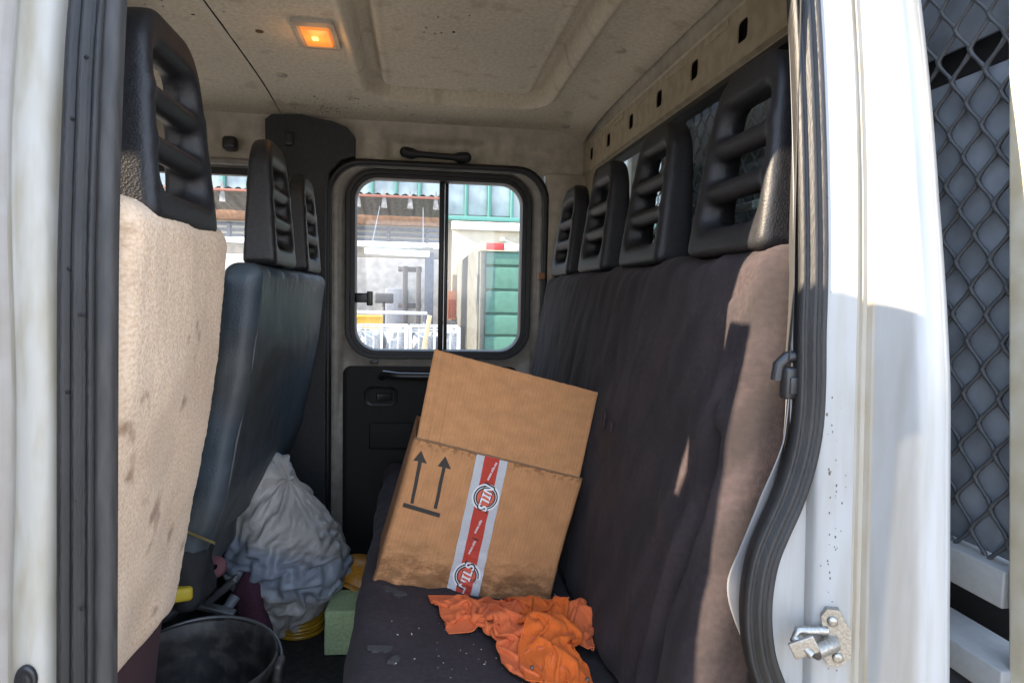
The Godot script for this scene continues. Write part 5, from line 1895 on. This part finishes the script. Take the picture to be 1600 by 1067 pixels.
# a printed mark: the outline filled in small cells that follow the board
func stamp(b: MB, poly: PackedVector2Array, d: float) -> void:
	b.smooth()
	var lo := poly[0]
	var hi := poly[0]
	for p in poly:
		lo = Vector2(minf(lo.x, p.x), minf(lo.y, p.y))
		hi = Vector2(maxf(hi.x, p.x), maxf(hi.y, p.y))
	var n := maxi(1, int(ceil((hi.y - lo.y) / 0.02)))
	for j in n:
		var y0 := lerpf(lo.y, hi.y, float(j) / n)
		var y1 := lerpf(lo.y, hi.y, float(j + 1) / n)
		var cell := PackedVector2Array([Vector2(lo.x - 1, y0), Vector2(hi.x + 1, y0), Vector2(hi.x + 1, y1), Vector2(lo.x - 1, y1)])
		for piece in Geometry2D.intersect_polygons(poly, cell):
			var t := Geometry2D.triangulate_polygon(piece)
			for q in range(0, t.size(), 3):
				b.tri(face(piece[t[q]].x, piece[t[q]].y, d), face(piece[t[q + 1]].x, piece[t[q + 1]].y, d), face(piece[t[q + 2]].x, piece[t[q + 2]].y, d))


func cush_y(x: float) -> float:
	return -0.606 - 0.19 * (x + 0.1)


func rag() -> void:
	var rm := mat(Color(0.80, 0.165, 0.045), 0.9, {"s": 14.0, "tex": [0.03, 4, 0.85, 1.0], "bump": [0.3, 2, 0.04], "rim": 0.4})
	var rm2 := mat(Color(0.80, 0.15, 0.016), 0.9, {"s": 14.0, "tex": [0.03, 4, 0.85, 1.0], "bump": [0.3, 2, 0.04], "rim": 0.4})
	var cl := FastNoiseLite.new()
	cl.seed = 9
	cl.noise_type = FastNoiseLite.TYPE_CELLULAR
	cl.cellular_return_type = FastNoiseLite.RETURN_DISTANCE2_SUB
	cl.frequency = 1.0
	cl.fractal_type = FastNoiseLite.FRACTAL_NONE
	var rg := thing("orange_garment", "crumpled orange work garment lying on the bench in front of the box", "garment", Vector3(0.22, -0.67, -1.2))
	var lump := func(x: float, z: float) -> float:
		var y := cush_y(x) + 0.003
		for l in [[0.24, -1.20, 0.045, 0.050], [0.33, -1.29, 0.058, 0.055], [0.22, -1.31, 0.028, 0.05], [0.10, -1.31, 0.018, 0.045], [0.25, -1.12, 0.026, 0.035], [0.16, -1.25, 0.022, 0.035], [0.31, -1.20, 0.02, 0.04]]:
			y += l[2] * exp(-(pow((x - l[0]) / l[3], 2) + pow((z - l[1]) / l[3], 2)))
		return y
	var pieces := [
		["sleeve", Vector2(0.040, -1.355), Vector2(0.26, -1.375), Vector2(0.075, -1.235), Vector2(0.25, -1.19), 0.0, 1, rm],
		["cloth", Vector2(0.235, -1.375), Vector2(0.405, -1.37), Vector2(0.25, -1.16), Vector2(0.328, -1.20), 0.004, 2, rm],
		["cloth", Vector2(0.12, -1.31), Vector2(0.23, -1.31), Vector2(0.165, -1.085), Vector2(0.27, -1.07), 0.007, 3, rm],
		["front_flap", Vector2(0.215, -1.35), Vector2(0.31, -1.33), Vector2(0.185, -1.08), Vector2(0.31, -1.07), 0.014, 4, rm2]]
	for pc in pieces:
		var n := 34
		var pts := drape(n, pc[1], pc[2], pc[3], pc[4], pc[5], pc[6], lump)
		var at_uv := func(u: float, v: float) -> Vector3: return patch(pts, n, n, u, v)
		var b := MB.new()
		b.smooth().grid(n * 2, n * 2, at_uv)
		b.smooth().grid(n * 2, n * 2, func(u, v): return at_uv.call(u, v) - Vector3(0, 0.0012, 0))
		for e in 4:
			var hem := []
			for k in n * 2 + 1:
				var t := k / float(n * 2)
				hem.append(at_uv.call(t if e < 2 else float(e - 2), float(e) if e < 2 else t))
			b.tube(hem, 0.0014, 5)
		part(rg, pc[0], b, pc[7])
	for p in [Vector2(0.295, -1.075), Vector2(0.20, -1.09)]:
		var b := MB.new()
		b.lathe([Vector2(0, 0.002), Vector2(0.003, 0.0015), Vector2(0.0035, -0.002)], 10, Transform3D(Basis(), Vector3(p.x, lump.call(p.x, p.y) + 0.022, p.y)))
		part(rg, "snap_button", b, mats.dark_metal)


# smooth surface through a grid of n by m cells
func patch(p: PackedVector3Array, n: int, m: int, u: float, v: float) -> Vector3:
	var x := clampf(u, 0, 1) * n
	var y := clampf(v, 0, 1) * m
	var i := mini(int(x), n - 1)
	var j := mini(int(y), m - 1)
	var rows: Array[Vector3] = []
	for dj in range(-1, 3):
		var o := clampi(j + dj, 0, m) * (n + 1)
		rows.append(p[o + i].cubic_interpolate(p[o + i + 1], p[o + maxi(i - 1, 0)], p[o + mini(i + 2, n)], x - i))
	return rows[1].cubic_interpolate(rows[2], rows[0], rows[3], y - j)


# a bag of cloth, looser than the body it hangs on: shrinks onto the field in creases
func bag_skin(n: int, m: int, c: Vector3, field: Variant, loose: float) -> PackedVector3Array:
	var p := PackedVector3Array()
	var w := n + 1
	for j in m + 1:
		for i in w:
			var a := TAU * (i % n) / n
			var b := PI * (0.02 + 0.96 * j / m)
			var dir := Vector3(sin(b) * cos(a), cos(b), sin(b) * sin(a))
			var t := 0.45
			for k in 14:
				t -= field.call(c + dir * t) * 0.8
			p.append(c + dir * (t + 0.012 + 0.022 * absf(wob.get_noise_3d(dir.x * 3, dir.y * 3, dir.z * 3))))
	var ia := PackedInt32Array()
	var ib := PackedInt32Array()
	var rest := PackedFloat32Array()
	for j in m + 1:
		for i in n:
			for k in [[1, 0], [0, 1], [1, 1], [-1, 1]]:
				var x: int = (i + k[0] + n) % n
				var y: int = j + k[1]
				if y <= m:
					ia.append(j * w + i)
					ib.append(y * w + x)
					rest.append(p[ia[-1]].distance_to(p[ib[-1]]) * (loose if k[0] == 0 or k[1] == 0 else loose * 0.97))
	var old := p.duplicate()
	var cnt := ia.size()
	for it in 36:
		for k in p.size():
			var q := p[k]
			var vel := (q - old[k]) * 0.8
			old[k] = q
			p[k] = q + vel + Vector3(0, -0.0003, 0)
		for rep in 3:
			for k in cnt:
				var e := p[ib[k]] - p[ia[k]]
				var l := e.length()
				e *= (l - rest[k]) / maxf(l, 1e-5) * 0.4
				p[ia[k]] += e
				p[ib[k]] -= e
		for k in p.size():
			var q := p[k]
			var d: float = field.call(q)
			var out := 0.0
			if d < 0.002:
				out = 0.002 - d
			elif d > 0.020:
				out = (0.020 - d) * 0.6
			if out != 0.0:
				var g := Vector3(field.call(q + Vector3(0.004, 0, 0)) - d, field.call(q + Vector3(0, 0.004, 0)) - d, field.call(q + Vector3(0, 0, 0.004)) - d).normalized()
				q += g * out
			q.y = maxf(q.y, -0.997)
			p[k] = q
		for e in [0, m]:
			var mid := Vector3.ZERO
			for i in n:
				mid += p[e * w + i] / n
			for i in n:
				p[e * w + i] = mid
		for j in m + 1:
			p[j * w + n] = p[j * w]
	return p


# a square of cloth, larger than the outline a-b-d-c it is pushed into, settling over the heap below in folds
func drape(n: int, a: Vector2, b: Vector2, c: Vector2, d: Vector2, lift: float, sd: int, ground: Variant) -> PackedVector3Array:
	var r := RandomNumberGenerator.new()
	r.seed = 100 + sd
	var p := PackedVector3Array()
	var w := n + 1
	for j in w:
		for i in w:
			var q := a.lerp(b, float(i) / n).lerp(c.lerp(d, float(i) / n), float(j) / n)
			q += Vector2(wob.get_noise_2d(i * 0.11 + sd * 9, j * 0.11), wob.get_noise_2d(i * 0.11, j * 0.11 + sd * 9)) * 0.022
			var y: float = ground.call(q.x, q.y)
			p.append(Vector3(q.x, y + lift + 0.012 + 0.026 * absf(wob.get_noise_2d(i * 0.16 + 40 * sd, j * 0.10)) + r.randf() * 0.003, q.y))
	var old := p.duplicate()
	var lu := (a.distance_to(b) + c.distance_to(d)) / 2 / n * 1.44
	var lv := (a.distance_to(c) + b.distance_to(d)) / 2 / n * 1.32
	var ld := sqrt(lu * lu + lv * lv)
	var ia := PackedInt32Array()
	var ib := PackedInt32Array()
	var rest := PackedFloat32Array()
	var stiff := PackedFloat32Array()
	for j in w:
		for i in w:
			var o := j * w + i
			for k in [[1, 0, lu, 0.5], [0, 1, lv, 0.5], [1, 1, ld, 0.2], [-1, 1, ld, 0.2], [2, 0, lu * 2, 0.10], [0, 2, lv * 2, 0.10]]:
				var x: int = i + k[0]
				var y: int = j + k[1]
				if x >= 0 and x < w and y < w:
					ia.append(o)
					ib.append(y * w + x)
					rest.append(k[2])
					stiff.append(k[3])
	var cnt := ia.size()
	for it in 44:
		for k in p.size():
			var q := p[k]
			var vel := (q - old[k]) * 0.86
			old[k] = q
			q += vel
			q.y -= 0.00035
			p[k] = q
		for rep in 4:
			for k in cnt:
				var e := p[ib[k]] - p[ia[k]]
				var l := e.length()
				e *= (l - rest[k]) / maxf(l, 1e-5) * stiff[k]
				p[ia[k]] += e
				p[ib[k]] -= e
		for k in p.size():
			var q := p[k]
			var y: float = ground.call(q.x, q.z) + lift
			if q.y < y:
				q.y = y
				q.x = lerpf(q.x, old[k].x, 0.8)
				q.z = lerpf(q.z, old[k].z, 0.8)
				p[k] = q
	return p
